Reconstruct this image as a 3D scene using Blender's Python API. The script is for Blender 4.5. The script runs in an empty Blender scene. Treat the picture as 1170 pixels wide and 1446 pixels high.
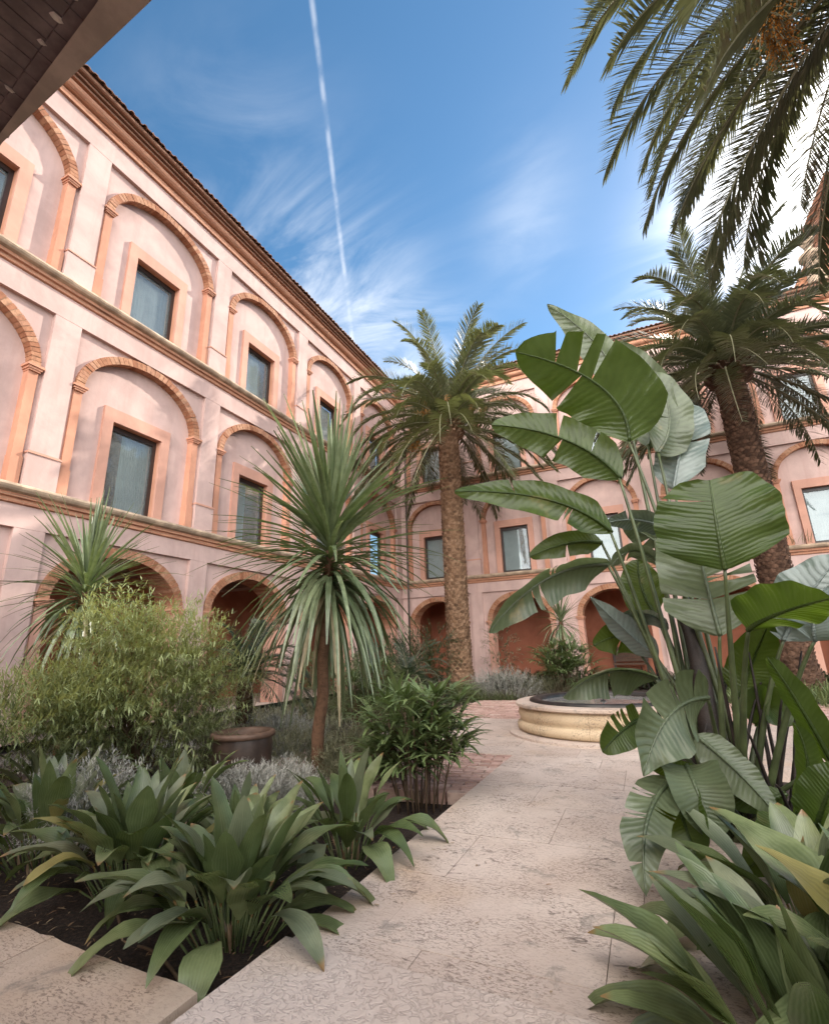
import bpy, math, random
from mathutils import Vector, Matrix
from math import sin, cos, pi, radians as R

S = bpy.context.scene
COL = S.collection
V = Vector
UP = V((0, 0, 1))

# ------------------------------------------------------------------ camera
EYE = V((0, 0, 1.4))
YAW, PITCH, ROLL, FPX = R(-24.0555), R(15.8864), R(-1.82967), 691.13
_f = V((sin(YAW) * cos(PITCH), cos(YAW) * cos(PITCH), sin(PITCH)))
_r = V((cos(YAW), -sin(YAW), 0))
_u = _r.cross(_f)
CR = cos(ROLL) * _r + sin(ROLL) * _u
CU = -sin(ROLL) * _r + cos(ROLL) * _u
cam = bpy.data.cameras.new('camera')
cam.sensor_fit = 'VERTICAL'
cam.sensor_height = 36
cam.lens = 36 * FPX / 1446
cam.clip_start, cam.clip_end = 0.05, 2000
camo = bpy.data.objects.new('camera', cam)
COL.objects.link(camo)
camo.matrix_world = Matrix(((CR.x, CU.x, -_f.x, EYE.x), (CR.y, CU.y, -_f.y, EYE.y), (CR.z, CU.z, -_f.z, EYE.z), (0, 0, 0, 1)))
S.camera = camo


def ray(px, py):
    return CR * ((px - 585) / FPX) - CU * ((py - 723) / FPX) + _f


def at(px, py, D):                       # a point of the place: sight line and horizontal distance in metres
    d = ray(px, py)
    return EYE + d * (D / math.hypot(d.x, d.y))


# ------------------------------------------------------------------ world and sun
SUN_AZ, SUN_EL = R(28), R(36.2)
SUN = V((sin(SUN_AZ) * cos(SUN_EL), cos(SUN_AZ) * cos(SUN_EL), sin(SUN_EL)))
W = bpy.data.worlds.new('World')
S.world = W
W.use_nodes = True
nt = W.node_tree
nt.nodes.clear()


def nd(t, typ, **kw):
    n = t.nodes.new(typ)
    for k, v in kw.items():
        if k.startswith('i_'):
            n.inputs[k[2:].replace('_', ' ')].default_value = v
        else:
            setattr(n, k, v)
    return n


def lk(t, a, b):
    t.links.new(a, b)


def mth(t, op, a, b=None, c=None):
    n = t.nodes.new('ShaderNodeMath')
    n.operation = op
    for i, x in enumerate((a, b, c)):
        if x is None:
            continue
        if hasattr(x, 'is_output') or hasattr(x, 'links'):
            t.links.new(x, n.inputs[i])
        else:
            n.inputs[i].default_value = x
    return n.outputs[0]


def mrange(t, x, a, b, c=0.0, d=1.0):
    n = t.nodes.new('ShaderNodeMapRange')
    n.interpolation_type = 'SMOOTHSTEP'
    t.links.new(x, n.inputs[0])
    for i, v in enumerate((a, b, c, d)):
        n.inputs[i + 1].default_value = v
    return n.outputs[0]


sky = nd(nt, 'ShaderNodeTexSky', sky_type='NISHITA', sun_disc=False, sun_elevation=SUN_EL, sun_rotation=SUN_AZ,
         altitude=50, air_density=1.0, dust_density=0.25, ozone_density=2.0)
tc = nd(nt, 'ShaderNodeTexCoord')
dirv = tc.outputs['Generated']


def wdot(v):
    n = nt.nodes.new('ShaderNodeVectorMath')
    n.operation = 'DOT_PRODUCT'
    nt.links.new(dirv, n.inputs[0])
    n.inputs[1].default_value = v
    return n.outputs['Value']


# high cloud: direction projected to a flat sheet far up
sep = nd(nt, 'ShaderNodeSeparateXYZ')
lk(nt, dirv, sep.inputs[0])
zc = mth(nt, 'MAXIMUM', sep.outputs[2], 0.05)
cmb = nd(nt, 'ShaderNodeCombineXYZ')
lk(nt, mth(nt, 'DIVIDE', sep.outputs[0], zc), cmb.inputs[0])
lk(nt, mth(nt, 'DIVIDE', sep.outputs[1], zc), cmb.inputs[1])
mp = nd(nt, 'ShaderNodeMapping')
mp.inputs['Rotation'].default_value = (0, 0, R(-97))
mp.inputs['Scale'].default_value = (0.85, 1.9, 1)
lk(nt, cmb.outputs[0], mp.inputs[0])
n1 = nd(nt, 'ShaderNodeTexNoise', i_Scale=1.6, i_Detail=9.0, i_Roughness=0.58, i_Distortion=1.1)
lk(nt, mp.outputs[0], n1.inputs[0])
n2 = nd(nt, 'ShaderNodeTexNoise', i_Scale=5.0, i_Detail=8.0, i_Roughness=0.6)
lk(nt, cmb.outputs[0], n2.inputs[0])


def blob(px, py, sharp, amp):
    d = ray(px, py).normalized()
    return mth(nt, 'MULTIPLY', mth(nt, 'POWER', mth(nt, 'MAXIMUM', wdot(d), 0.0), sharp), amp)


cover = blob(400, 330, 110, 0.30)
for b in ((470, 440, 120, 0.38), (330, 250, 120, 0.18), (735, 340, 400, 0.24), (755, 250, 400, 0.12), (560, 500, 120, 0.45),
          (1010, 390, 200, 0.45), (1100, 340, 120, 0.7)):
    cover = mth(nt, 'ADD', cover, blob(*b))
# unseen bright cloud added behind the camera as fill light for the shade
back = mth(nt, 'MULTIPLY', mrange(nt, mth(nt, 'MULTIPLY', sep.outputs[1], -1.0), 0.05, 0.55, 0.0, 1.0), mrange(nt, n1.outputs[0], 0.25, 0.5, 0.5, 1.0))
streak = mrange(nt, n1.outputs[0], 0.36, 0.72)
streak = mth(nt, 'ADD', streak, mth(nt, 'MULTIPLY', mth(nt, 'SUBTRACT', n2.outputs[0], 0.5), 0.35))
cl = mth(nt, 'MULTIPLY', streak, cover)
# contrail: a great circle between two sight lines
dA, dB = ray(441, 0).normalized(), ray(493, 440).normalized()
nrm = dA.cross(dB).normalized()
wob = mth(nt, 'MULTIPLY', mth(nt, 'SUBTRACT', n2.outputs[0], 0.5), 0.007)
dist = mth(nt, 'ABSOLUTE', mth(nt, 'ADD', mth(nt, 'ADD', wdot(nrm), wob), 0.0))
trail = mrange(nt, dist, 0.0, 0.0062, 0.27, 0.0)
trail = mth(nt, 'MULTIPLY', trail, mrange(nt, wdot(dA), 0.83, 0.90, 0.45, 1.0))
trail = mth(nt, 'MULTIPLY', trail, mrange(nt, wdot((dA + dB).normalized()), 0.82, 0.90, 0.0, 1.0))
n3 = nd(nt, 'ShaderNodeTexNoise', i_Scale=22.0, i_Detail=5.0)
lk(nt, dirv, n3.inputs[0])
trail = mth(nt, 'MULTIPLY', trail, mrange(nt, n3.outputs[0], 0.38, 0.62, 0.12, 1.0))
cl = mth(nt, 'MINIMUM', mth(nt, 'ADD', cl, trail), 1.0)
mixc = nd(nt, 'ShaderNodeMix', data_type='RGBA')
hs = nd(nt, 'ShaderNodeHueSaturation', i_Hue=0.49, i_Saturation=1.18, i_Value=0.46)
lk(nt, sky.outputs[0], hs.inputs['Color'])
lk(nt, cl, mixc.inputs[0])
lk(nt, hs.outputs[0], mixc.inputs[6])
mixc.inputs[7].default_value = (3.7, 3.75, 3.85, 1)
# sun glare put into the sky colour as a bright veil, broken by streaks
veil = mth(nt, 'MULTIPLY', blob(1185, 235, 130, 1.0), mth(nt, 'ADD', mth(nt, 'MULTIPLY', streak, 0.6), 0.6))
mixv = nd(nt, 'ShaderNodeMix', data_type='RGBA')
lk(nt, mth(nt, 'MINIMUM', mth(nt, 'MULTIPLY', veil, 1.25), 1.0), mixv.inputs[0])
lk(nt, mixc.outputs[2], mixv.inputs[6])
mixv.inputs[7].default_value = (11, 10.8, 10.4, 1)
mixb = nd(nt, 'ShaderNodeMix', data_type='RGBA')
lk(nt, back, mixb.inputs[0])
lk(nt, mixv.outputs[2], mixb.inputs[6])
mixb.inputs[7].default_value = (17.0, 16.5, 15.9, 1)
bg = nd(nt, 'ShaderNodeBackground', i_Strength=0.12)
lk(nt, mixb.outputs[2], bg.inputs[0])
wo = nd(nt, 'ShaderNodeOutputWorld')
lk(nt, bg.outputs[0], wo.inputs[0])

sl = bpy.data.lights.new('sun', 'SUN')
sl.energy = 2.0
sl.angle = R(0.53)
sl.color = (1.0, 0.93, 0.82)
so = bpy.data.objects.new('sun', sl)
COL.objects.link(so)
so.rotation_euler = SUN.to_track_quat('Z', 'Y').to_euler()
S.view_settings.view_transform = 'Standard'
S.view_settings.look = 'None'
S.view_settings.exposure = 1.82
S.view_settings.gamma = 1.0
S.cycles.max_bounces = 10
S.cycles.diffuse_bounces = 6
S.cycles.transparent_max_bounces = 12
S.cycles.caustics_reflective = False
S.cycles.caustics_refractive = False
S.cycles.sample_clamp_indirect = 6.0


# ------------------------------------------------------------------ materials
def newmat(name):
    m = bpy.data.materials.new(name)
    m.use_nodes = True
    t = m.node_tree
    t.nodes.clear()
    o = t.nodes.new('ShaderNodeOutputMaterial')
    p = t.nodes.new('ShaderNodeBsdfPrincipled')
    t.links.new(p.outputs[0], o.inputs[0])
    return m, t, p, o


def ramp(t, fac, stops):
    n = t.nodes.new('ShaderNodeValToRGB')
    e = n.color_ramp.elements
    while len(e) > 1:
        e.remove(e[-1])
    for i, (p, c) in enumerate(stops):
        x = e[0] if i == 0 else e.new(p)
        x.position = p
        x.color = (*c, 1)
    t.links.new(fac, n.inputs[0])
    return n.outputs[0]


def mixcol(t, fac, a, b, mode='MIX'):
    n = t.nodes.new('ShaderNodeMix')
    n.data_type = 'RGBA'
    n.blend_type = mode
    for i, x in ((0, fac), (6, a), (7, b)):
        if hasattr(x, 'links'):
            t.links.new(x, n.inputs[i])
        elif isinstance(x, tuple):
            n.inputs[i].default_value = (*x, 1)
        else:
            n.inputs[i].default_value = x
    return n.outputs[2]


def noise(t, scale, detail=5.0, rough=0.55, dist=0.0, vec=None):
    n = nd(t, 'ShaderNodeTexNoise', i_Scale=scale, i_Detail=detail, i_Roughness=rough, i_Distortion=dist)
    if vec is None:
        c = t.nodes.new('ShaderNodeTexCoord')
        vec = c.outputs['Object']
    t.links.new(vec, n.inputs['Vector'])
    return n.outputs[0]


def bump(t, p, h, strength, distance):
    b = nd(t, 'ShaderNodeBump', i_Strength=strength, i_Distance=distance)
    t.links.new(h, b.inputs['Height'])
    t.links.new(b.outputs[0], p.inputs['Normal'])
    return b


def stucco(name, c, var=0.10, blotch=0.16, rough=0.88):
    m, t, p, o = newmat(name)
    d = tuple(x * (1 - blotch) for x in c)
    l = tuple(min(1, x * (1 + blotch * .6)) for x in c)
    big = noise(t, 0.9, 6, .6, .4)
    col = mixcol(t, mrange(t, big, .33, .68), d, l)
    geo = t.nodes.new('ShaderNodeNewGeometry')
    mpn = nd(t, 'ShaderNodeMapping')
    mpn.inputs['Scale'].default_value = (3.2, 3.2, .35)
    lk(t, geo.outputs['Position'], mpn.inputs[0])
    drip = noise(t, 1.4, 5, .6, 0, mpn.outputs[0])
    col = mixcol(t, mth(t, 'MULTIPLY', mrange(t, drip, .47, .70), var * 2), col, (c[0] * .78, c[1] * .72, c[2] * .70))
    lk(t, col, p.inputs['Base Color'])
    p.inputs['Roughness'].default_value = rough
    p.inputs['Specular IOR Level'].default_value = .2
    fine = mth(t, 'ADD', mth(t, 'MULTIPLY', noise(t, 60, 3), .35), noise(t, 7, 5))
    bump(t, p, fine, .3, .012)
    return m


def islands(name, cols, rough=.85, nscale=9, namt=.35, bumps=(.5, .01), spec=.25):
    """colour differs from brick to brick / leaf boot to leaf boot"""
    m, t, p, o = newmat(name)
    g = t.nodes.new('ShaderNodeNewGeometry')
    k = len(cols)
    c = ramp(t, g.outputs['Random Per Island'], [(i / max(1, k - 1), x) for i, x in enumerate(cols)])
    n = noise(t, nscale, 6, .6, .3)
    c = mixcol(t, mrange(t, n, .4, .75, 0, namt * 2), c, tuple(x * .5 for x in cols[0]))
    lk(t, c, p.inputs['Base Color'])
    p.inputs['Roughness'].default_value = rough
    p.inputs['Specular IOR Level'].default_value = spec
    bump(t, p, noise(t, nscale * 5, 4), *bumps)
    return m


def leafmat(name, c1, c2, trans=.25, rough=.42, tcol=None, veins=None, spec=.5, under=None, blot=None):
    m, t, p, o = newmat(name)
    g = t.nodes.new('ShaderNodeNewGeometry')
    col = mixcol(t, g.outputs['Random Per Island'], c1, c2)
    nz = noise(t, 6, 4)
    col = mixcol(t, mrange(t, nz, .35, .65, 0, .6), col, tuple(x * .62 for x in c1))
    if under:
        col = mixcol(t, g.outputs['Backfacing'], col, under)
    uv = t.nodes.new('ShaderNodeUVMap').outputs[0]
    if veins:
        sp = t.nodes.new('ShaderNodeSeparateXYZ')
        lk(t, uv, sp.inputs[0])
        if veins[0] == 'cross':       # ribs running out from the midrib
            av = mth(t, 'ABSOLUTE', sp.outputs[1])
            ph = mth(t, 'ADD', mth(t, 'MULTIPLY', sp.outputs[0], veins[1]), mth(t, 'MULTIPLY', av, -veins[1] * .06))
        else:                          # ribs along the blade
            av = mth(t, 'ABSOLUTE', sp.outputs[1])
            ph = mth(t, 'MULTIPLY', sp.outputs[1], veins[1])
        wv = mth(t, 'SINE', mth(t, 'ADD', ph, mth(t, 'MULTIPLY', nz, 9.0 if veins[0] == 'cross' else 2.5)))
        wn = mrange(t, wv, -1, 1)
        col = mixcol(t, mth(t, 'MULTIPLY', wn, veins[3]), col, tuple(min(1, x * 1.5) for x in c2))
        mid = mrange(t, av, .0, .055, 1, 0)
        col = mixcol(t, mth(t, 'MULTIPLY', mid, veins[4]), col, veins[5])
        if veins[0] == 'along' and veins[1] > 20:
            tip = mth(t, 'MULTIPLY', mrange(t, mth(t, 'ADD', sp.outputs[0], mth(t, 'MULTIPLY', nz, .12)), .96, 1.03), mrange(t, g.outputs['Random Per Island'], .35, .6))
            col = mixcol(t, tip, col, (.22, .13, .055))
        bump(t, p, wn, veins[2], .006)
    if blot:
        b2 = noise(t, blot[0], 5, .6)
        col = mixcol(t, mrange(t, b2, blot[1], blot[1] + .1, 0, .8), col, blot[2])
    lk(t, col, p.inputs['Base Color'])
    p.inputs['Roughness'].default_value = rough
    p.inputs['Specular IOR Level'].default_value = spec
    if trans > 0:
        tr = t.nodes.new('ShaderNodeBsdfTranslucent')
        if tcol:
            tr.inputs[0].default_value = (*tcol, 1)
        else:
            lk(t, mixcol(t, .5, col, (.25, .38, .04), 'MIX'), tr.inputs[0])
        mx = t.nodes.new('ShaderNodeMixShader')
        mx.inputs[0].default_value = trans
        lk(t, p.outputs[0], mx.inputs[1])
        lk(t, tr.outputs[0], mx.inputs[2])
        lk(t, mx.outputs[0], o.inputs[0])
    return m


def plain(name, c, rough=.6, spec=.4, metal=0, nscale=8, var=.3, bmp=(.2, .005)):
    m, t, p, o = newmat(name)
    col = mixcol(t, mrange(t, noise(t, nscale, 6, .6), .35, .7), tuple(x * (1 - var) for x in c), tuple(min(1, x * (1 + var * .5)) for x in c))
    lk(t, col, p.inputs['Base Color'])
    p.inputs['Roughness'].default_value = rough
    p.inputs['Specular IOR Level'].default_value = spec
    p.inputs['Metallic'].default_value = metal
    bump(t, p, noise(t, nscale * 6, 4), *bmp)
    return m


M = {}
M['pink'] = stucco('pink_stucco', (.545, .388, .350), .16)
M['frieze'] = stucco('pink_frieze_stucco', (.54, .375, .335), .2)
M['trim'] = stucco('terracotta_trim_stucco', (.56, .31, .235), .12, .14)
M['jamb'] = stucco('orange_jamb_stucco', (.54, .27, .18), .12, .18)
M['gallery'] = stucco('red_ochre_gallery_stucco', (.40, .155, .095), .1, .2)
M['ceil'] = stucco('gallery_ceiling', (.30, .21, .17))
M['brick'] = islands('arch_brick', [(.29, .12, .065), (.39, .185, .105), (.47, .265, .165), (.34, .145, .08), (.44, .24, .155)], .85, 14, .3)
M['mortar'] = plain('mortar', (.46, .30, .20), .9, .2)
M['stonec'] = plain('course_stone', (.47, .35, .25), .8, .25, 0, 3.5, .35, (.4, .01))
M['tile'] = islands('roof_tile', [(.17, .085, .055), (.26, .13, .08), (.33, .18, .11), (.21, .12, .09)], .85, 7, .4)
M['dark'] = plain('dark_brown_window_frame', (.035, .022, .018), .4, .5, 0, 5, .2)
M['iron'] = plain('dark_metal', (.05, .045, .042), .45, .5, .6, 6, .3)


def cornice_mat(name='brick_cornice', dk=1.0):
    m, t, p, o = newmat(name)
    uv = t.nodes.new('ShaderNodeUVMap').outputs[0]
    b = t.nodes.new('ShaderNodeTexBrick')
    b.offset = .5
    for k, v in (('Scale', 1.0), ('Mortar Size', .006), ('Brick Width', .28), ('Row Height', .075), ('Bias', 0.0)):
        b.inputs[k].default_value = v
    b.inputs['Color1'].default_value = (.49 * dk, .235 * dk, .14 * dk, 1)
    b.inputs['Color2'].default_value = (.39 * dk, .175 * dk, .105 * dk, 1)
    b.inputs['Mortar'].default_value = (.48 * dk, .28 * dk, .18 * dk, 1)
    lk(t, uv, b.inputs[0])
    mpn = nd(t, 'ShaderNodeMapping')
    mpn.inputs['Scale'].default_value = (.5, 6, 1)
    lk(t, uv, mpn.inputs[0])
    nz = noise(t, 3.0, 6, .65, .4, mpn.outputs[0])
    c = mixcol(t, mrange(t, nz, .50, .72, 0, .7), b.outputs[0], (.17, .10, .065))
    lk(t, c, p.inputs['Base Color'])
    p.inputs['Roughness'].default_value = .88
    bump(t, p, mth(t, 'ADD', mth(t, 'MULTIPLY', b.outputs['Fac'], -.6), noise(t, 30, 4)), .5, .012)
    return m


M['cornice'] = cornice_mat()
M['cornicedark'] = cornice_mat('dark_brick_cornice', .5)  # same brick in darker brown for the upper bands, the tile undersides


def glass_mat():
    m, t, p, o = newmat('window_glass')
    p.inputs['Base Color'].default_value = (.9, .95, .97, 1)
    gl = t.nodes.new('ShaderNodeBsdfGlossy')
    gl.inputs['Roughness'].default_value = .015
    gl.inputs[0].default_value = (.85, .93, .97, 1)
    tr = t.nodes.new('ShaderNodeBsdfTransparent')
    tr.inputs[0].default_value = (.80, .86, .86, 1)
    fr = t.nodes.new('ShaderNodeFresnel')
    fr.inputs[0].default_value = 1.9
    bump_n = nd(t, 'ShaderNodeBump', i_Strength=.04, i_Distance=.02)
    lk(t, noise(t, 1.6, 2), bump_n.inputs['Height'])
    lk(t, bump_n.outputs[0], gl.inputs['Normal'])
    mx = t.nodes.new('ShaderNodeMixShader')
    lk(t, mth(t, 'ADD', mth(t, 'MULTIPLY', fr.outputs[0], .7), .02), mx.inputs[0])
    df = t.nodes.new('ShaderNodeBsdfDiffuse')
    df.inputs[0].default_value = (.55, .63, .64, 1)
    m2 = t.nodes.new('ShaderNodeMixShader')
    m2.inputs[0].default_value = .20
    lk(t, tr.outputs[0], m2.inputs[1])
    lk(t, df.outputs[0], m2.inputs[2])
    lk(t, m2.outputs[0], mx.inputs[1])
    lk(t, gl.outputs[0], mx.inputs[2])
    lk(t, mx.outputs[0], o.inputs[0])
    return m


M['glass'] = glass_mat()
M['blind'] = plain('pale_window_blind', (.46, .52, .52), .8, .2, 0, 2, .12)


def paving(name, c, c2, pit=(.10, .07, .06), pscale=11, pth=.565, worm=False):
    m, t, p, o = newmat(name)
    g = t.nodes.new('ShaderNodeNewGeometry')
    tcn = t.nodes.new('ShaderNodeTexCoord').outputs['Object']
    base = mixcol(t, g.outputs['Random Per Island'], c, c2)
    big = noise(t, 1.1, 6, .62, .5)
    base = mixcol(t, mrange(t, big, .36, .66, 0, .55), base, (c[0] * .72, c[1] * .66, c[2] * .62))
    ochre = noise(t, .75, 4, .5, .2)
    base = mixcol(t, mrange(t, ochre, .55, .75, 0, .5), base, (.52, .33, .17))
    mpn = nd(t, 'ShaderNodeMapping')
    mpn.inputs['Scale'].default_value = (1, 2.1, 1)
    mpn.inputs['Rotation'].default_value = (0, 0, R(12))
    lk(t, tcn, mpn.inputs[0])
    if worm:
        w = noise(t, 24, 1.5, .5, 1.2, tcn)
        wl = mrange(t, mth(t, 'ABSOLUTE', mth(t, 'SUBTRACT', w, .5)), .0, .06, 1, 0)
        col = mixcol(t, mth(t, 'MULTIPLY', wl, .36), base, (.22, .175, .15))
        h = mth(t, 'SUBTRACT', noise(t, 40, 3), mth(t, 'MULTIPLY', wl, .6))
        col = mixcol(t, mrange(t, noise(t, 2.2, 4, .5), .5, .7, 0, .25), col, (.62, .52, .46))
    else:
        pn = noise(t, pscale, 8, .68, 1.1, mpn.outputs[0])
        msk = mrange(t, noise(t, 1.7, 4, .55), .42, .62)
        pits = mth(t, 'MULTIPLY', mrange(t, pn, pth, pth + .07), msk)
        fine = mth(t, 'MULTIPLY', mrange(t, noise(t, 42, 5, .7, .8, mpn.outputs[0]), .515, .60), mrange(t, noise(t, 2.6, 5, .6), .40, .58, .25, 1.0))
        col = mixcol(t, mth(t, 'MULTIPLY', fine, .75), base, (.20, .145, .115))
        col = mixcol(t, mth(t, 'MULTIPLY', pits, .8), col, pit)
        h = mth(t, 'SUBTRACT', mth(t, 'MULTIPLY', noise(t, 45, 5, .6), .5), mth(t, 'ADD', pits, mth(t, 'MULTIPLY', fine, .5)))
        lich = mth(t, 'MULTIPLY', mrange(t, noise(t, 3.1, 7, .7, .6), .57, .66), .5)
        col = mixcol(t, lich, col, (.17, .16, .14))
    lk(t, col, p.inputs['Base Color'])
    p.inputs['Roughness'].default_value = .72
    p.inputs['Specular IOR Level'].default_value = .3
    bump(t, p, h, .6, .008)
    return m


M['pave'] = paving('travertine_paving', (.62, .51, .44), (.56, .45, .385))
M['wormstone'] = paving('vermiculated_threshold_stone', (.58, .49, .43), (.55, .46, .41), worm=True)
M['kerb'] = paving('tan_kerb_stone', (.55, .43, .34), (.49, .385, .30), (.16, .09, .06), 7, .62)
M['pbrick'] = islands('paving_brick', [(.46, .29, .24), (.54, .36, .30), (.38, .23, .19), (.58, .43, .36)], .85, 10, .3)
M['fount'] = paving('golden_fountain_stone', (.62, .485, .33), (.57, .44, .29), (.34, .21, .11), 8, .575)
_t = M['fount'].node_tree
_p = [n for n in _t.nodes if n.type == 'BSDF_PRINCIPLED'][0]
_src = _p.inputs['Base Color'].links[0].from_socket
_gr = nd(_t, 'ShaderNodeTexGradient', gradient_type='RADIAL')
lk(_t, _t.nodes.new('ShaderNodeTexCoord').outputs['Object'], _gr.inputs[0])
_fr = mth(_t, 'ABSOLUTE', mth(_t, 'SUBTRACT', mth(_t, 'FRACT', mth(_t, 'ADD', mth(_t, 'MULTIPLY', _gr.outputs[1], 9.0), .37)), .5))
lk(_t, mixcol(_t, mrange(_t, _fr, .0, .006, .75, 0.0), _src, (.22, .14, .08)), _p.inputs['Base Color'])
M['fountrim'] = paving('pale_fountain_rim_stone', (.58, .46, .38), (.55, .44, .36), (.25, .17, .12), 10, .66)


def soil_mat():
    m, t, p, o = newmat('dark_bark_mulch_soil')
    n = noise(t, 38, 6, .7)
    c = ramp(t, n, [(0, (.008, .005, .004)), (.45, (.022, .013, .009)), (.6, (.055, .03, .02)), (.72, (.13, .075, .05)), (.8, (.3, .24, .19))])
    lk(t, c, p.inputs['Base Color'])
    p.inputs['Roughness'].default_value = .9
    bump(t, p, mth(t, 'ADD', n, noise(t, 9, 4)), 1.0, .05)
    return m


M['soil'] = soil_mat()
M['palmboot'] = islands('palm_trunk_boots', [(.15, .085, .05), (.25, .15, .09), (.33, .21, .135), (.20, .115, .065), (.11, .065, .04)], .9, 8, .35, (.6, .02))
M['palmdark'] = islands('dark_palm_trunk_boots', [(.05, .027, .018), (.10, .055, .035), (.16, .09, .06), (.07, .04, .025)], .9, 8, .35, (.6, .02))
M['bark'] = islands('dracaena_bark', [(.13, .07, .042), (.19, .105, .062)], .9, 16, .4, (.8, .02))
M['frond'] = leafmat('palm_frond', (.078, .090, .045), (.155, .160, .08), .26, .38, (.22, .24, .07))
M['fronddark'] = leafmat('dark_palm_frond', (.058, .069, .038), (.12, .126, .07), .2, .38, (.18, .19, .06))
M['frondnear'] = leafmat('near_palm_frond', (.054, .062, .032), (.118, .122, .066), .25, .38, (.22, .225, .08))  # frond colour of the near palm, a little darker than the left one
M['frondblue'] = leafmat('low_palm_frond', (.035, .055, .035), (.06, .08, .05), .15, .45)
M['rachis'] = plain('frond_rachis', (.24, .23, .14), .5, .4, 0, 4, .3)
M['fruit'] = islands('orange_date_fruit', [(.46, .19, .035), (.52, .25, .05), (.34, .13, .03)], .6, 6, .2)
M['drac'] = leafmat('dracaena_leaf', (.085, .12, .058), (.23, .27, .155), .16, .22, None, ('along', 14, .25, .2, .0, (.2, .25, .1)), .7)
M['drydrac'] = leafmat('dry_dracaena_leaf', (.20, .16, .09), (.34, .28, .17), .15, .6)
M['asp'] = leafmat('aspidistra_leaf', (.060, .090, .034), (.22, .255, .12), .14, .24, None, ('along', 34, .18, .10, .35, (.19, .23, .13)), .5)
M['aspw'] = leafmat('weathered_aspidistra_leaf', (.10, .125, .07), (.20, .215, .13), .12, .4, None, ('along', 34, .18, .12, .35, (.23, .25, .16)), .5, None, (3.2, .66, (.33, .17, .07)))
M['aspy'] = leafmat('yellowed_aspidistra_leaf', (.24, .21, .07), (.36, .31, .11), .15, .4, None, ('along', 34, .18, .1, .35, (.3, .28, .14)), .4, None, (3.0, .55, (.25, .13, .05)))
M['strel'] = leafmat('strelitzia_leaf_dark', (.034, .053, .014), (.055, .080, .022), .24, .28, (.22, .34, .02), ('cross', 130, .35, .12, .8, (.10, .14, .05)), .3, None, (2.0, .64, (.16, .12, .04)))
M['strelp'] = leafmat('strelitzia_leaf_pale', (.072, .094, .048), (.112, .134, .078), .18, .30, (.22, .3, .1), ('cross', 120, .32, .16, .8, (.24, .28, .17)), .45, None, (2.4, .63, (.20, .16, .07)))
M['strelb'] = leafmat('strelitzia_leaf_bluish', (.13, .165, .15), (.175, .21, .19), .14, .30, None, ('cross', 110, .35, .18, .6, (.36, .42, .36)), .6)
M['petiole'] = plain('strelitzia_petiole', (.07, .088, .036), .42, .45, 0, 5, .4)
M['oldstem'] = plain('dark_old_stem', (.022, .014, .011), .6, .4, 0, 9, .5, (.5, .01))
M['redbract'] = plain('red_bract', (.20, .025, .015), .5, .4)
M['shrub'] = leafmat('sunlit_shrub_leaf', (.165, .205, .085), (.45, .51, .25), .32, .45, (.48, .48, .13))  # sunlit yellow of the shrub's top is put into this leaf colour
M['shrubd'] = leafmat('shrub_low_leaf', (.09, .11, .045), (.18, .195, .09), .2, .45)  # darker copy for the shrub's lower leaves, and the olive bush
M['rhapis'] = leafmat('rhapis_leaf', (.075, .115, .045), (.20, .255, .105), .2, .28, None, ('along', 10, .4, .2, .2, (.2, .25, .1)), .6)
M['lav'] = leafmat('silver_lavender_leaf', (.30, .29, .265), (.50, .48, .43), .12, .7)
M['lavg'] = leafmat('olive_herb_leaf', (.17, .165, .095), (.30, .285, .18), .15, .6)
M['hedge'] = leafmat('dark_hedge_leaf', (.030, .040, .020), (.07, .08, .035), .15, .45)
M['fern'] = leafmat('light_groundcover_leaf', (.11, .15, .055), (.20, .245, .10), .22, .42)
M['dgc'] = leafmat('dark_groundcover_leaf', (.018, .03, .014), (.035, .05, .022), .1, .4)
M['grass'] = leafmat('grass_blade', (.08, .10, .04), (.15, .16, .07), .2, .5)
M['twig'] = plain('twig', (.12, .08, .05), .8, .3)
M['dry'] = islands('dry_leaf', [(.28, .16, .08), (.42, .33, .22), (.20, .09, .04)], .8, 8, .3)
M['pot'] = plain('brown_glazed_pot', (.05, .030, .022), .45, .5, 0, 6, .4)
M['wood'] = plain('bench_wood', (.30, .20, .11), .7, .3, 0, 7, .35)
M['soffit'] = plain('dark_eave_board', (.22, .165, .16), .8, .3, 0, 6, .3)
M['fascia'] = plain('brown_gutter_board', (.50, .40, .34), .7, .3, 0, 3, .25)
M['chip'] = plain('chipped_lime_mortar', (.75, .66, .6), .9, .2)
M['pipe'] = plain('drain_pipe', (.10, .075, .065), .5, .5, .3)
M['tower'] = islands('church_brick', [(.38, .16, .09), (.45, .21, .12), (.33, .13, .07)], .9, 5, .3)
M['water'], _t, _p, _o = newmat('fountain_water')
_p.inputs['Base Color'].default_value = (.30, .28, .26, 1)
_p.inputs['Roughness'].default_value = .06
_p.inputs['Specular IOR Level'].default_value = .9
bump(_t, _p, noise(_t, 9, 3), .12, .02)


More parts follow.
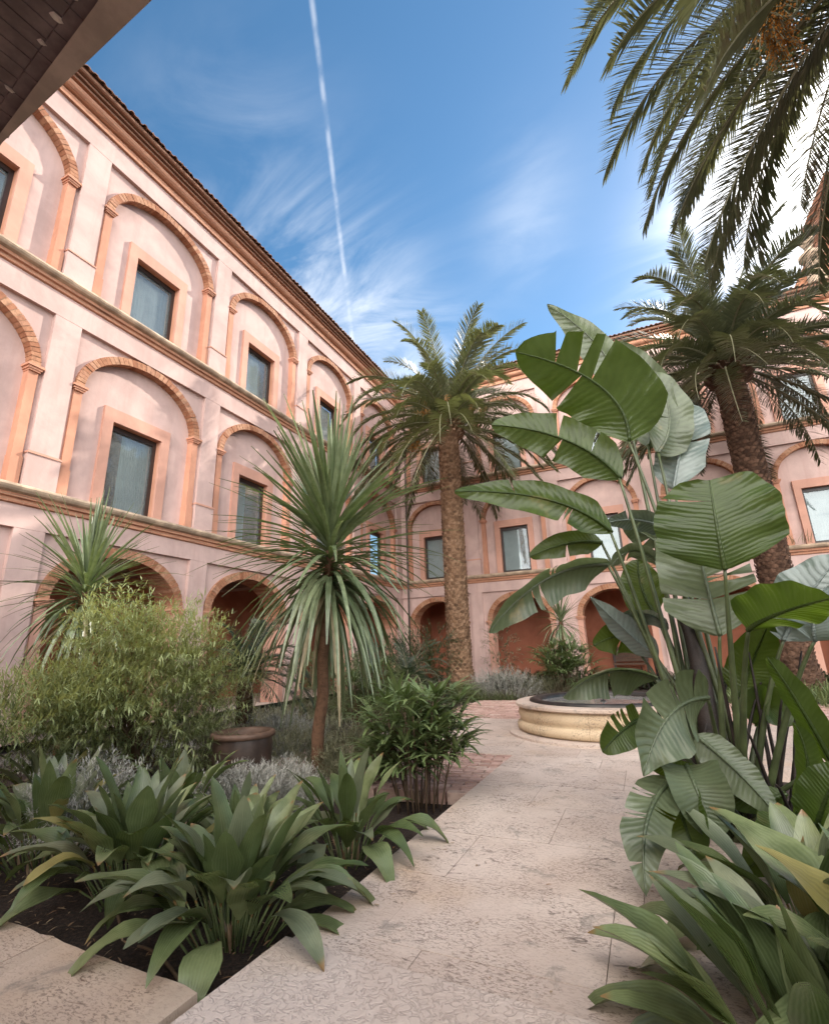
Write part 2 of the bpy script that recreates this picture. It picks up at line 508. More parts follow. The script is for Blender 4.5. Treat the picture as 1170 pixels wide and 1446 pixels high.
# ------------------------------------------------------------------ mesh helpers
class MB:
    def __init__(s):
        s.v, s.f, s.uv, s.m = [], [], [], []

    def p(s, co, uv=(0, 0)):
        s.v.append((co[0], co[1], co[2]))
        s.uv.append(uv)
        return len(s.v) - 1

    def face(s, ids, mi=0):
        s.f.append(ids)
        s.m.append(mi)

    def quad(s, a, b, c, d, mi=0, uvs=None):
        k = len(s.v)
        for i, q in enumerate((a, b, c, d)):
            s.p(q, uvs[i] if uvs else (0, 0))
        s.face((k, k + 1, k + 2, k + 3), mi)

    def box8(s, pts, mi=0):
        k = len(s.v)
        for q in pts:
            s.p(q)
        for f in ((0, 1, 2, 3), (7, 6, 5, 4), (0, 4, 5, 1), (1, 5, 6, 2), (2, 6, 7, 3), (3, 7, 4, 0)):
            s.face(tuple(k + i for i in f), mi)

    def box(s, a, b, mi=0):
        x0, y0, z0 = a
        x1, y1, z1 = b
        s.box8([(x0, y0, z0), (x1, y0, z0), (x1, y1, z0), (x0, y1, z0), (x0, y0, z1), (x1, y0, z1), (x1, y1, z1), (x0, y1, z1)], mi)

    def tube(s, pts, rad, n=8, mi=0, cap=True):
        pts = [V(q) for q in pts]
        k = len(s.v)
        L = len(pts)
        ref = None
        for i, q in enumerate(pts):
            d = (pts[min(i + 1, L - 1)] - pts[max(i - 1, 0)])
            d = d.normalized() if d.length > 1e-9 else UP
            if ref is None:
                ref = d.orthogonal().normalized()
            a = (ref - d * ref.dot(d))
            a = a.normalized() if a.length > 1e-6 else d.orthogonal().normalized()
            ref = a
            b = d.cross(a)
            r = rad[i] if isinstance(rad, (list, tuple)) else rad
            for j in range(n):
                w = 2 * pi * j / n
                s.p(q + a * (r * cos(w)) + b * (r * sin(w)), (i / max(1, L - 1), j / n))
        for i in range(L - 1):
            for j in range(n):
                j2 = (j + 1) % n
                s.face((k + i * n + j, k + i * n + j2, k + (i + 1) * n + j2, k + (i + 1) * n + j), mi)
        if cap:
            s.face(tuple(k + (L - 1) * n + j for j in range(n)), mi)
            s.face(tuple(k + n - 1 - j for j in range(n)), mi)

    def lathe(s, prof, c, n=64, mi=0):
        k = len(s.v)
        for i, (r, z) in enumerate(prof):
            for j in range(n):
                w = 2 * pi * j / n
                s.p((c[0] + r * cos(w), c[1] + r * sin(w), c[2] + z))
        for i in range(len(prof) - 1):
            for j in range(n):
                j2 = (j + 1) % n
                s.face((k + i * n + j, k + i * n + j2, k + (i + 1) * n + j2, k + (i + 1) * n + j), mi)

    def blade(s, p, d, L, w, n=4, g=.5, fold=.35, prof=None, side=None, mi=0, wave=0.0, rnd=None):
        """a leaf: curves down under gravity g, folded along its midrib"""
        p, d = V(p), V(d).normalized()
        k = len(s.v)
        st = L / n
        for i in range(n + 1):
            t = i / n
            hw = w * (prof(t) if prof else max(.02, 1 - t) ** .6 * min(1, .35 + 4 * t))
            sd = side if side is not None else d.cross(UP)
            sd = sd - d * sd.dot(d)
            if sd.length < 1e-4:
                sd = d.orthogonal()
            sd.normalize()
            nn = sd.cross(d)
            cf, sf = cos(fold), sin(fold)
            wv = wave * sin(t * 9 + (rnd or 0)) * hw
            s.p(p - sd * (hw * cf) + nn * (hw * sf + wv), (t, -1))
            s.p(p, (t, 0))
            s.p(p + sd * (hw * cf) + nn * (hw * sf - wv), (t, 1))
            p = p + d * st
            d = (d - UP * (g * st / max(L, 1e-6))).normalized()
        for i in range(n):
            a = k + i * 3
            s.face((a, a + 1, a + 4, a + 3), mi)
            s.face((a + 1, a + 2, a + 5, a + 4), mi)

    def mesh(s, name, mats, off=V((0, 0, 0)), smooth=False):
        me = bpy.data.meshes.new(name)
        me.from_pydata([(x - off.x, y - off.y, z - off.z) for x, y, z in s.v], [], s.f)
        ul = me.uv_layers.new(name='UVMap')
        flat = []
        for f in s.f:
            for i in f:
                flat += s.uv[i]
        ul.data.foreach_set('uv', flat)
        mats = mats if isinstance(mats, (list, tuple)) else [mats]
        for m in mats:
            me.materials.append(m)
        if len(mats) > 1:
            me.polygons.foreach_set('material_index', s.m)
        if smooth:
            me.polygons.foreach_set('use_smooth', [True] * len(s.f))
        me.update()
        return me

    def build(s, name, mats, parent=None, smooth=False):
        off = V((0, 0, 0))
        q = parent
        while q is not None:
            off += q.location
            q = q.parent
        return link(name, s.mesh(name, mats, off, smooth), parent)


def link(name, me, parent=None):
    o = bpy.data.objects.new(name, me)
    COL.objects.link(o)
    if parent is not None:
        o.parent = parent
    return o


def tag(o, label, cat, group=None, kind=None):
    if label:
        o['label'] = label
    if cat:
        o['category'] = cat
    if group:
        o['group'] = group
    if kind:
        o['kind'] = kind
    return o


def thing(name, loc, label, cat, group=None):
    o = bpy.data.objects.new(name, None)
    COL.objects.link(o)
    o.location = loc
    o.empty_display_size = .2
    return tag(o, label, cat, group)


def struct(name, mb, mat, kind='structure', label=None, smooth=False):
    o = mb.build(name, mat, None, smooth)
    o['kind'] = kind
    if label:
        o['label'] = label
    return o


def bez(a, b, c, n):                     # quadratic through the three points
    a, b, c = V(a), V(b), V(c)
    k = b * 2 - (a + c) * .5
    return [a * (1 - t) ** 2 + k * (2 * t * (1 - t)) + c * t ** 2 for t in [i / n for i in range(n + 1)]]


# ------------------------------------------------------------------ ground, paving
mb = MB()
RNG = random.Random(5)
mb.quad((-400, -400, -.13), (400, -400, -.13), (400, 400, -.13), (-400, 400, -.13))
struct('ground', mb, M['soil'])


def slabs(name, x0, x1, y0, y1, sx, sy, z0, z1, mat, seed, skip=None, alongx=False, gap=.0035, jit=.002):
    r = random.Random(seed)
    mb = MB()
    row = 0
    y = y0
    while y < y1 - .02:
        h = min(sy * r.uniform(.85, 1.15), y1 - y)
        x = x0 - (sx * r.uniform(.1, .9))
        while x < x1:
            w = sx * r.uniform(.85, 1.2)
            a, b = max(x, x0), min(x + w, x1)
            if b - a > .03 and not (skip and skip((a + b) / 2, y + h / 2)):
                zz = z1 + r.uniform(-jit, jit)
                g = gap
                mb.box((a + g * .5, y + g * .5, z0), (b - g * .5, y + h - g * .5, zz))
            x += w
        y += h
    return struct(name, mb, mat)


FC = V((-.81, 9.53, 0))
slabs('path', -1.87, .6, 1.0, 7.22, 1.0, .78, -.13, 0, M['pave'], 3)
mb = MB()
mb.box8([(-1.97, .4, -.13), (.9, .4, -.13), (.9, 2.335, -.13), (-1.885, 2.44, -.13),
         (-1.97, .4, .02), (.9, .4, .02), (.9, 2.335, .02), (-1.885, 2.44, .02)])
mb.box((-1.97, -2.95, -.13), (4, .395, .016))
struct('threshold_path', mb, M['wormstone'])
mb = MB()
rr = random.Random(8)
x = -9.0
while x < -2.0:                          # kerb of rough stones along the front of the left bed
    w = min(rr.uniform(1.0, 1.6), -1.985 - x)
    n = 10
    e0 = [2.0 + rr.uniform(-.011, .011) - .035 * (x + w * q_ / n + 2) for q_ in range(n + 1)]
    for i in range(n):
        a, b = x + w * i / n, x + w * (i + 1) / n
        if i == n - 1:
            b -= .008
        mb.box8([(a, .9, -.13), (b, .9, -.13), (b, e0[i + 1], -.13), (a, e0[i], -.13), (a, .9, .0), (b, .9, .0), (b, e0[i + 1] - .012, -.004), (a, e0[i] - .012, -.004)])
    x += w
struct('kerb', mb, M['kerb'])
slabs('plaza_pavement', -4.6, 7.5, 7.225, 10.7, 1.0, .62, -.13, -.001, M['pave'], 9,
      skip=lambda x, y: math.hypot(x - FC.x, y - FC.y) < 1.1)
# brick paving: left of the path and beyond the plaza
mb = MB()
rr = random.Random(2)


def bricks(x0, x1, y0, y1, ang, z, clip):
    c, s_ = cos(ang), sin(ang)
    cx, cy = (x0 + x1) / 2, (y0 + y1) / 2
    rad = math.hypot(x1 - x0, y1 - y0) / 2
    bw, bh, g = .26, .115, .02
    j = -int(rad / bh)
    while j * bh < rad:
        off = (j % 2) * bw / 2
        i = -int(rad / bw) - 1
        while i * bw < rad:
            u0, v0 = i * bw + off, j * bh
            mx, my = cx + c * (u0 + bw / 2) - s_ * (v0 + bh / 2), cy + s_ * (u0 + bw / 2) + c * (v0 + bh / 2)
            if clip(mx, my):
                q = []
                tl = rr.uniform(-.004, .004)
                for zz in (-.12, z + rr.uniform(-.004, .004)):
                    for a, b in ((g, g), (bw - g * .3, g), (bw - g * .3, bh - g * .3), (g, bh - g * .3)):
                        uu, vv = u0 + a, v0 + b
                        q.append((cx + c * uu - s_ * vv, cy + s_ * uu + c * vv, zz + (tl if b > g else -tl)))
                mb.box8(q)
            i += 1
        j += 1


bricks(-5.2, -1.9, 5.2, 7.2, R(8), -.012, lambda x, y: -5.0 < x < -1.78 and 5.3 + .25 * (x + 2) < y < 7.32)
struct('brick_paving_path', mb, M['pbrick'])
mb = MB()
bricks(-5.6, 8, 10.4, 14.6, R(3), -.016, lambda x, y: -4.6 < x < 7.5 and 10.62 < y < 14.5)
struct('brick_court_pavement', mb, M['pbrick'])


# ------------------------------------------------------------------ the cloister wings
def arch_pts(a, b, zs, n):
    return [(-a * cos(pi * i / n), zs + b * sin(pi * i / n)) for i in range(n + 1)]


def wing(name, O, U, N, u0, u1, centres, half, label, blind_seed, detail=True):
    """one wing of the court: u runs along the wall, w stands out from it, z is height"""
    root = thing(name, O, label, 'building', 'pink arcaded wings round the court')
    O, U, N = V(O), V(U), V(N)
    rs = random.Random(blind_seed)

    def P(u, z, w):
        return O + U * u + N * w + UP * z

    def bx(mb, a, b, z0, z1, w0, w1, mi=0):
        mb.box8([P(a, z0, w0), P(b, z0, w0), P(b, z0, w1), P(a, z0, w1), P(a, z1, w0), P(b, z1, w0), P(b, z1, w1), P(a, z1, w1)], mi)

    wall = MB()
    q = lambda a, b, z0, z1, w: wall.quad(P(a, z0, w), P(b, z0, w), P(b, z1, w), P(a, z1, w))
    pitch = centres[1] - centres[0]
    REC, INN = -.10, -.24
    ao = half
    # storeys: floor of storey, spring, rise(outer), panel top, frieze top
    st = [(0.0, 2.62, 1.26, 3.92, 4.36), (4.72, 7.33, 1.36, 8.70, 9.24), (9.64, 12.28, 1.32, 13.62, 14.26)]
    for k, (zf, zs, rise, zp, ztop) in enumerate(st):
        q(u0, u1, zp, ztop, 0)                                          # frieze
        wall.quad(P(u0, zp, 0), P(u1, zp, 0), P(u1, zp, REC), P(u0, zp, REC))
        edges = [u0] + [c + s_ * ao for c in centres for s_ in (-1, 1)] + [u1]
        for i in range(0, len(edges), 2):                               # piers between the arches
            q(edges[i], edges[i + 1], zf, zp, REC)
        n = 28
        for c in centres:
            outer = arch_pts(ao, rise, zs, n)
            for i in range(n):                                          # spandrel above the ring
                (a, za), (b, zb) = outer[i], outer[i + 1]
                wall.quad(P(c + a, za, REC), P(c + b, zb, REC), P(c + b, zp, REC), P(c + a, zp, REC))
            if k:                                                       # wall inside the arch, with the window's opening
                ow, oz0, oz1 = .66, zf + .06, (6.90 if k == 1 else 11.68)
                q(c - ao, c - ow, zf, zp, INN)
                q(c + ow, c + ao, zf, zp, INN)
                q(c - ow, c + ow, oz1, zp, INN)
                q(c - ow, c + ow, zf, oz0, INN)
    wob = wall.build('wall', M['pink'], root)
    for k, (zf, zs, rise, zp, ztop) in enumerate(st):
        n = 40
        for c in centres:
            # brick ring of the arch with a thin mortar core
            rb = MB()
            th = .185 if k else .22
            w0, w1 = (INN, -.015) if k else (-.75, -.03)
            inner, outer = (ao - th, rise - th), (ao, rise)
            for i in range(n):
                pts = []
                jit = rs.uniform(-.008, .008)
                for w in (w0 + .002, w1 + jit):
                    for (a_, b_), ii in ((inner, i + .06), (outer, i + .06), (outer, i + .94), (inner, i + .94)):
                        th_ = pi * ii / n
                        pts.append(P(c - a_ * cos(th_), zs + b_ * sin(th_), w))
                rb.box8(pts, 0)
            core_i, core_o = (ao - th + .012, rise - th + .012), (ao - .006, rise - .006)
            for i in range(n):
                pts = []
                for w in (w0, w1 - .014):
                    for (a_, b_), ii in ((core_i, i), (core_o, i), (core_o, i + 1), (core_i, i + 1)):
                        th_ = pi * ii / n
                        pts.append(P(c - a_ * cos(th_), zs + b_ * sin(th_), w))
                rb.box8(pts, 1)
            arch = rb.build('arch', [M['brick'], M['mortar']], root)
            for s_ in (-1, 1):
                jb = MB()
                a, b = sorted((c + s_ * (ao - th), c + s_ * ao))
                zb = zf
                bx(jb, a, b, zb, zs - .14, w0, w1 - .035)
                if k:
                    bx(jb, a - .012, b + .012, zb, zb + .62, w0, w1 - .01)
                jb.build('jamb', M['jamb'] if k else M['trim'], arch)
                ib = MB()
                for z0, z1, e in ((zs - .14, zs - .10, .012), (zs - .10, zs - .05, .035), (zs - .05, zs, .065)):
                    bx(ib, a - e, b + e, z0, z1, w0, w1 + e * .8)
                ib.build('impost', M['jamb'], arch)
            if k:
                oz1 = 6.90 if k == 1 else 11.68
                oz0 = zf + .06
                sb = MB()
                f0, f1 = .90, .66
                zt = oz1 + .33
                wv = INN + .075
                for a, b in ((c - f0, c - f1), (c + f1, c + f0)):
                    bx(sb, a, b, zf + .01, zt, INN - .001, wv)
                bx(sb, c - f1, c + f1, oz1, zt, INN - .001, wv)
                for a, b in ((c - f1, c - f1 - .02), (c + f1, c + f1 + .02)):   # reveals
                    sb.quad(P(a, oz0, INN), P(a, oz1, INN), P(a, oz1, INN - .26), P(a, oz0, INN - .26), 1)
                sb.quad(P(c - f1, oz1, INN), P(c + f1, oz1, INN), P(c + f1, oz1, INN - .26), P(c - f1, oz1, INN - .26), 1)
                sb.quad(P(c - f1, oz0, INN), P(c + f1, oz0, INN), P(c + f1, oz0, INN - .26), P(c - f1, oz0, INN - .26), 1)
                sb.build('window_surround', [M['trim'], M['jamb']], root)
                wb = MB()
                wz = INN - .17
                fw = .095
                for a, b, z0, z1 in ((c - f1, c - f1 + fw, oz0, oz1), (c + f1 - fw, c + f1, oz0, oz1),
                                     (c - f1 + fw, c + f1 - fw, oz1 - .13, oz1), (c - f1 + fw, c + f1 - fw, oz0, oz0 + fw)):
                    bx(wb, a, b, z0, z1, wz - .06, wz + .05)
                win = wb.build('window', M['dark'], root)
                gb = MB()
                gb.quad(P(c - f1 + fw, oz0 + fw, wz), P(c + f1 - fw, oz0 + fw, wz), P(c + f1 - fw, oz1 - .13, wz), P(c - f1 + fw, oz1 - .13, wz))
                gb.build('pane', M['glass'], win)
                bb = MB()
                cut = rs.uniform(.2, .5)
                nf = 26
                ua, ub = c - f1 + .03, c + f1 - .03
                kind_ = rs.random()
                if kind_ > .45:
                    (ua, ub) = (ua, ua + (ub - ua) * rs.uniform(.45, .7)) if kind_ > .72 else (ub - (ub - ua) * rs.uniform(.45, .75), ub)
                for i in range(nf):
                    a, b = ua + (ub - ua) * i / nf, ua + (ub - ua) * (i + 1) / nf
                    wa, wb_ = wz - .14 - .007 * (i % 2), wz - .14 - .007 * ((i + 1) % 2)
                    bb.quad(P(a, oz0, wa), P(b, oz0, wb_), P(b, oz1 - .1, wb_), P(a, oz1 - .1, wa))
                bb.build('blind', M['blind'], win)
    # pilasters between the bays
    pc = [centres[0] - pitch / 2] + [c + pitch / 2 for c in centres]
    for u in pc:
        if u < u0 + .1 or u > u1 - .1:
            continue
        for k, (zf, zs, rise, zp, ztop) in enumerate(st):
            pb = MB()
            hw = .28
            bx(pb, u - hw, u + hw, zf + (.78 if k else 0), zp - .002, REC - .02, -.004)
            if k:
                bx(pb, u - hw - .035, u + hw + .035, zf, zf + .72, REC - .02, .03)
            pil = pb.build('pilaster', M['pink'], root)
            if k:
                cb = MB()
                bx(cb, u - hw - .05, u + hw + .05, zf + .72, zf + .755, REC - .02, .05)
                bx(cb, u - hw - .02, u + hw + .02, zf + .755, zf + .782, REC - .02, .022)
                cb.build('base_moulding', M['trim'], pil)
    # string courses: stone ledge over two brick steps
    for z in (4.36, 9.24):
        sb = MB()
        prof = [(0, z), (.05, z + .02), (.05, z + .10), (.10, z + .12), (.10, z + .19), (.17, z + .22), (.20, z + .26), (.215, z + .30), (.20, z + .34), (.15, z + .365), (-.25, z + .395)]
        seg = 24
        for i in range(len(prof) - 1):
            for j in range(seg):
                a, b = u0 + (u1 - u0) * j / seg, u0 + (u1 - u0) * (j + 1) / seg
                (wa, za), (wb_, zb) = prof[i], prof[i + 1]
                sb.quad(P(a, za, wa), P(b, za, wa), P(b, zb, wb_), P(a, zb, wb_), 0 if i >= 4 else 1, [(a, za), (b, za), (b, zb), (a, zb)])
        sb.build('string_course', [M['stonec'], M['cornice']], root)
    # brick cornice
    cb = MB()
    prof = [(0, 14.24), (.07, 14.245), (.07, 14.40), (.045, 14.41), (.045, 14.44), (.10, 14.45), (.16, 14.48), (.205, 14.53), (.22, 14.59), (.21, 14.64), (.18, 14.66),
            (.18, 14.685), (.27, 14.69), (.27, 14.75), (.24, 14.755), (.24, 14.775), (.33, 14.78), (.33, 14.84), (.30, 14.845), (.30, 14.865), (.41, 14.87), (.44, 14.90), (.44, 14.96), (-.3, 14.98)]
    vv = 0
    for i in range(len(prof) - 1):
        (wa, za), (wb_, zb) = prof[i], prof[i + 1]
        dl = math.hypot(wb_ - wa, zb - za)
        for j in range(8):
            a, b = u0 + (u1 - u0) * j / 8, u0 + (u1 - u0) * (j + 1) / 8
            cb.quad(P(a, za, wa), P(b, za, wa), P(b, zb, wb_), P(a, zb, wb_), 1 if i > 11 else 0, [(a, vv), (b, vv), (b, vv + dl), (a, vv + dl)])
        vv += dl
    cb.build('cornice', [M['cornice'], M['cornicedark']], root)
    # roof: barrel tiles along the eave, a slope up to a ridge
    rb = MB()
    tp = .19
    u = u0
    sl_ = .30
    while u < u1:
        for kind in (0, 1):
            cu = u + (tp / 2 if kind else 0)
            r_ = .06 if kind else .07
            zc_ = 15.00 if kind else 15.02
            we = .50 + rs.uniform(-.02, .03)
            m_ = 6
            for (wA, wB) in ((we, -.35),):
                ring = []
                for w in (wA, wB):
                    row = []
                    for i in range(m_ + 1):
                        th_ = pi * i / m_
                        row.append((cu - r_ * cos(th_), zc_ + (we - w) * sl_ + (r_ * sin(th_) if kind else -r_ * sin(th_) * .9 + .04), w))
                    ring.append(row)
                k0 = len(rb.v)
                for row in ring:
                    for (a, z, w) in row:
                        rb.p(P(a, z, w))
                    for (a, z, w) in row:
                        rb.p(P(a, z + (-.018 if kind else .018), w))
                W_ = m_ + 1
                for i in range(m_):
                    rb.face((k0 + i, k0 + i + 1, k0 + 2 * W_ + i + 1, k0 + 2 * W_ + i))
                    rb.face((k0 + i, k0 + i + 1, k0 + W_ + i + 1, k0 + W_ + i))
        u += tp
    rb.quad(P(u0, 15.06, .40), P(u1, 15.06, .40), P(u1, 15.06 + 5.4 * .3, -5), P(u0, 15.06 + 5.4 * .3, -5))
    rb.quad(P(u0, 15.0, .40), P(u1, 15.0, .40), P(u1, 15.06, .40), P(u0, 15.06, .40))
    rb.quad(P(u0, 15.06 + 5.4 * .3, -5), P(u1, 15.06 + 5.4 * .3, -5), P(u1, 0, -5), P(u0, 0, -5))
    rb.build('roof', M['tile'], root)
    # gallery behind the ground-floor arches
    gb = MB()
    gb.quad(P(u0, 0, -3.6), P(u1, 0, -3.6), P(u1, 4.1, -3.6), P(u0, 4.1, -3.6), 0)
    gb.quad(P(u0, 4.08, -.25), P(u1, 4.08, -.25), P(u1, 4.08, -3.6), P(u0, 4.08, -3.6), 1)
    gb.quad(P(u0, .0, -.05), P(u1, .0, -.05), P(u1, .0, -3.6), P(u0, .0, -3.6), 2)
    for i in range(0, len(edges), 2):                                   # inner faces of the piers
        bx(gb, edges[i], edges[i + 1], 0, 4.05, -.74, REC - .01, 3)
    for i in range(len(pc)):
        if u0 + .2 < pc[i] < u1 - .2:
            bx(gb, pc[i] - .3, pc[i] + .3, 3.75, 4.04, -3.55, -.8, 1)
    for e in (u0, u1):
        gb.quad(P(e, 0, -.1), P(e, 0, -3.6), P(e, 4.1, -3.6), P(e, 4.1, -.1), 0)
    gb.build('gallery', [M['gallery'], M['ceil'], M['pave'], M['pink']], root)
    return root


XL, YB = -10.64, 22.0
wing('cloister_wing', (XL, 9.5, 0), (0, 1, 0), (1, 0, 0), -12.5, 12.5, [c - 9.5 for c in (-.80, 3.32, 7.44, 11.56, 15.68, 19.80)], 1.70,
     'long sunlit pink arcaded wing receding on the left of the court', 4)
wing('cloister_wing', (-.9, YB, 0), (1, 0, 0), (0, -1, 0), -9.74, 11.0, [c + .9 for c in (-8.78, -4.88, -.98, 2.92, 6.82)], 1.50,
     'shaded pink arcaded wing closing the far end of the court behind the fountain', 7)


def near_wing():
    root = thing('entrance_wing', (0, -3, 0), 'pink entrance wing with dark tiled porch eave jutting over the top left corner', 'building', 'pink arcaded wings round the court')
    mb = MB()
    for a, b, z0, z1 in ((-10.6, -1.6, 0, 5.0), (1.2, 9.5, 0, 5.0), (-1.6, 1.2, 3.2, 5.0)):
        mb.box((a, -3.6, z0), (b, -3.0, z1))
    mb.build('wall', M['pink'], root)
    # porch eave: fascia board, row of tile ends, boarded soffit
    z = 4.6
    f = (z - 1.4) / 2.6

    def on(px, py, zz):
        d = ray(px, py)
        return EYE + d * ((zz - EYE.z) / d.z)
    o0, o1 = on(260, -43, z), on(-40, 243, z)
    i0, i1 = on(166, -35, z + .02), on(-9, 220, z + .02)
    mb = MB()
    t_ = V((0, 0, .10))
    mb.box8([o0, o1, i1, i0, o0 + t_, o1 + t_, i1 + t_, i0 + t_])
    mb.build('gutter_board', M['fascia'], root)
    sb = MB()
    dr0, dr1 = on(150, -64, z + .06), on(-20, 176, z + .06)
    ax = (dr1 - dr0)
    Lx = ax.length
    ax.normalize()
    bk = V((-ax.y, ax.x, 0))
    if bk.y > 0:
        bk = -bk
    pitch_ = .088
    n = int(Lx / pitch_) + 20
    for i in range(0, n):
        a = dr0 + ax * (i * pitch_)
        e = 0 if i % 2 else .012
        sb.box8([a + ax * .004, a + ax * (pitch_ - .004), a + ax * (pitch_ - .004) + bk * 2.6, a + ax * .004 + bk * 2.6,
                 a + ax * .004 + UP * (.03 + e), a + ax * (pitch_ - .004) + UP * (.03 + e), a + ax * (pitch_ - .004) + bk * 2.6 + UP * (.33 + e), a + ax * .004 + bk * 2.6 + UP * (.33 + e)])
    sb.build('boarded_soffit', M['soffit'], root)
    tb = MB()
    rs = random.Random(3)
    i = 0
    while i < n:
        a = dr0 + ax * (i * pitch_) - bk * .002
        w = pitch_ * 2
        d_ = .10 + rs.uniform(-.012, .012)
        tb.box8([a + ax * .003 - UP * .012, a + ax * (w - .003) - UP * .012, a + ax * (w - .003) - bk * d_ - UP * .012, a + ax * .003 - bk * (d_ - .01) - UP * .012,
                 a + ax * .003 + UP * .05, a + ax * (w - .003) + UP * .05, a + ax * (w - .003) - bk * d_ + UP * .05, a + ax * .003 - bk * (d_ - .01) + UP * .05])
        i += 2
    tb.build('eave_tiles', M['soffit'], root)
    for i in range(0, n):
        if rs.random() < .5:
            cb = MB()
            a = dr0 + ax * (i * pitch_ + rs.uniform(0, .03)) - bk * rs.uniform(-.03, .01) - UP * .013
            s1, s2 = rs.uniform(.012, .026), rs.uniform(.025, .06)
            m_ = 7
            for lev in (0, 1):
                for j in range(m_):
                    th = 2 * pi * j / m_
                    rr_ = rs.uniform(.6, 1.1) * (1 if lev else .6)
                    cb.p(a + ax * (s1 * rr_ * cos(th)) + bk * (s2 * rr_ * sin(th)) - UP * (.012 * (1 - lev) - .004))
            cb.face(tuple(range(0, m_)))
            for j in range(m_):
                cb.face((j, (j + 1) % m_, m_ + (j + 1) % m_, m_ + j))
            cb.build('mortar_drip', M['chip'], root)
    rf = MB()
    rf.box8([o0 + V((0, -.3, .1)), o1 + V((0, -.4, .1)), V((o1.x, -2.9, z + .36)), V((o0.x, -2.9, z + .36)),
             o0 + V((0, -.3, .16)), o1 + V((0, -.4, .16)), V((o1.x, -2.9, z + .5)), V((o0.x, -2.9, z + .5))])
    rf.build('porch_roof', M['tile'], root)


near_wing()

# drain pipe in the corner
mb = MB()
mb.tube([(-10.15, 21.72, z) for z in (0, 4.1, 4.2, 9, 9.1, 14.3)], .05, 10)
for z in (2, 5.6, 8, 10.6, 13.2):
    mb.lathe([(.05, 0), (.068, 0), (.068, .05), (.05, .05)], (-10.15, 21.72, z), 10)
tag(mb.build('drain_pipe', M['pipe'], None, True), 'dark vertical drain pipe in the corner between the two pink wings', 'drain pipe')

# church tower beyond the far roof
tw = thing('church_tower', (13.6, 34, 0), 'orange brick church gable with stone finial rising behind the far roof', 'building')
mb = MB()
bh = .3
for k in range(60):
    z = 6 + k * bh
    ins = .0 if z < 20.2 else (z - 20.2) * .55
    if ins > 3:
        break
    mb.box((10.4 + ins + .02 * (k % 2), 33 + ins * .2, z), (17.5, 37, z + bh - .012))
mb.build('wall', M['tower'], tw)
mb = MB()
mb.lathe([(.62, 18.6), (.62, 19.4), (.5, 19.5), (.46, 22.4), (.34, 23.6), (.62, 23.7), (.62, 23.95), (.30, 24.1), (.2, 24.5), (.36, 24.8), (.42, 25.1), (.3, 25.45), (.05, 25.6)], (12.45, 32.6, 0), 16)
mb.build('finial', M['stonec'], tw, True)
mb = MB()
mb.box((11.5, 32.0, 0), (12.9, 33.0, 19))
mb.build('buttress', M['tower'], tw)
mb = MB()
for k in range(98):  # tower added off the right edge to keep sun off the path
    z = k * .3
    e = .10 if k in (70, 71, 96, 97) else .012 * (k % 2)
    mb.box((14.32 - e, 32.6 - e, z), (22 + e, 38.2 + e, z + .288))
mb.build('added_shade_tower', M['tower'], tw)

# ------------------------------------------------------------------ fountain
ft = thing('fountain', FC, 'low round stone fountain with golden curved wall and dark metal inner ring', 'fountain')
mb = MB()
mb.lathe([(1.30, -.1), (1.63, -.1), (1.63, .035), (1.60, .05), (1.30, .05)], FC, 96)
mb.build('step', M['pave'], ft)
mb = MB()
mb.lathe([(1.40, .05), (1.43, .055), (1.47, .08), (1.475, .15), (1.455, .185), (1.42, .20), (1.40, .215), (1.425, .25), (1.445, .31), (1.44, .37), (1.415, .42), (1.41, .435), (1.15, .435), (1.10, .05)], FC, 96)
mb.build('basin_wall', M['fount'], ft, True)
mb = MB()
mb.lathe([(1.41, .435), (1.47, .436), (1.485, .45), (1.485, .485), (1.465, .50), (1.26, .505), (1.20, .50), (1.20, .30)], FC, 96)
mb.build('rim', M['fountrim'], ft)
mb = MB()
mb.lathe([(1.24, .30), (1.24, .506), (1.235, .535), (1.16, .55), (1.08, .535), (1.06, .50), (1.06, .36)], FC, 96)
mb.build('metal_ring', M['iron'], ft, True)
mb = MB()
mb.lathe([(1.14, .475), (.001, .475)], FC, 64)
mb.build('water', M['water'], ft)
mb = MB()
mb.tube([FC + V((0, 0, .40)), FC + V((0, 0, .60))], [.018, .014], 10)
mb.lathe([(.05, .46), (.05, .485), (.02, .50)], FC, 12)
mb.build('spout', M['iron'], ft)


# ------------------------------------------------------------------ benches in the far gallery
def bench(x, y, w, label, mat):
    t = thing('wooden_bench', (x, y, 0), label, 'bench', 'benches against the far gallery wall')
    for nm, a, b in (('seat', (-w / 2, -.25, .52), (w / 2, .2, .60)), ('backrest', (-w / 2, .16, .66), (w / 2, .21, 1.32))):
        m_ = MB()
        k = 4
        for i in range(k):
            if nm == 'seat':
                ya = a[1] + (b[1] - a[1]) * i / k
                m_.box((x + a[0], y + ya, a[2]), (x + b[0], y + ya + (b[1] - a[1]) / k - .012, b[2]))
            else:
                za = a[2] + (b[2] - a[2]) * i / k
                m_.box((x + a[0], y + a[1], za), (x + b[0], y + b[1], za + (b[2] - a[2]) / k - .012))
        m_.build(nm, mat, t)
    for sx in (-1, 1):
        m_ = MB()
        xx = x + sx * (w / 2 - .08)
        m_.box((xx - .04, y - .22, 0), (xx + .04, y - .14, .515))
        m_.box((xx - .04, y + .12, 0), (xx + .04, y + .155, 1.3))
        m_.build('leg', M['dark'], t)


bench(-3.75, 25.2, 1.5, 'pale wooden bench against the red gallery wall left of the fountain spout', M['wood'])
bench(-.75, 25.2, 1.5, 'dark brown bench in the far gallery partly behind the big banana-like leaves', plain('dark_bench_wood', (.11, .06, .035), .6, .4))


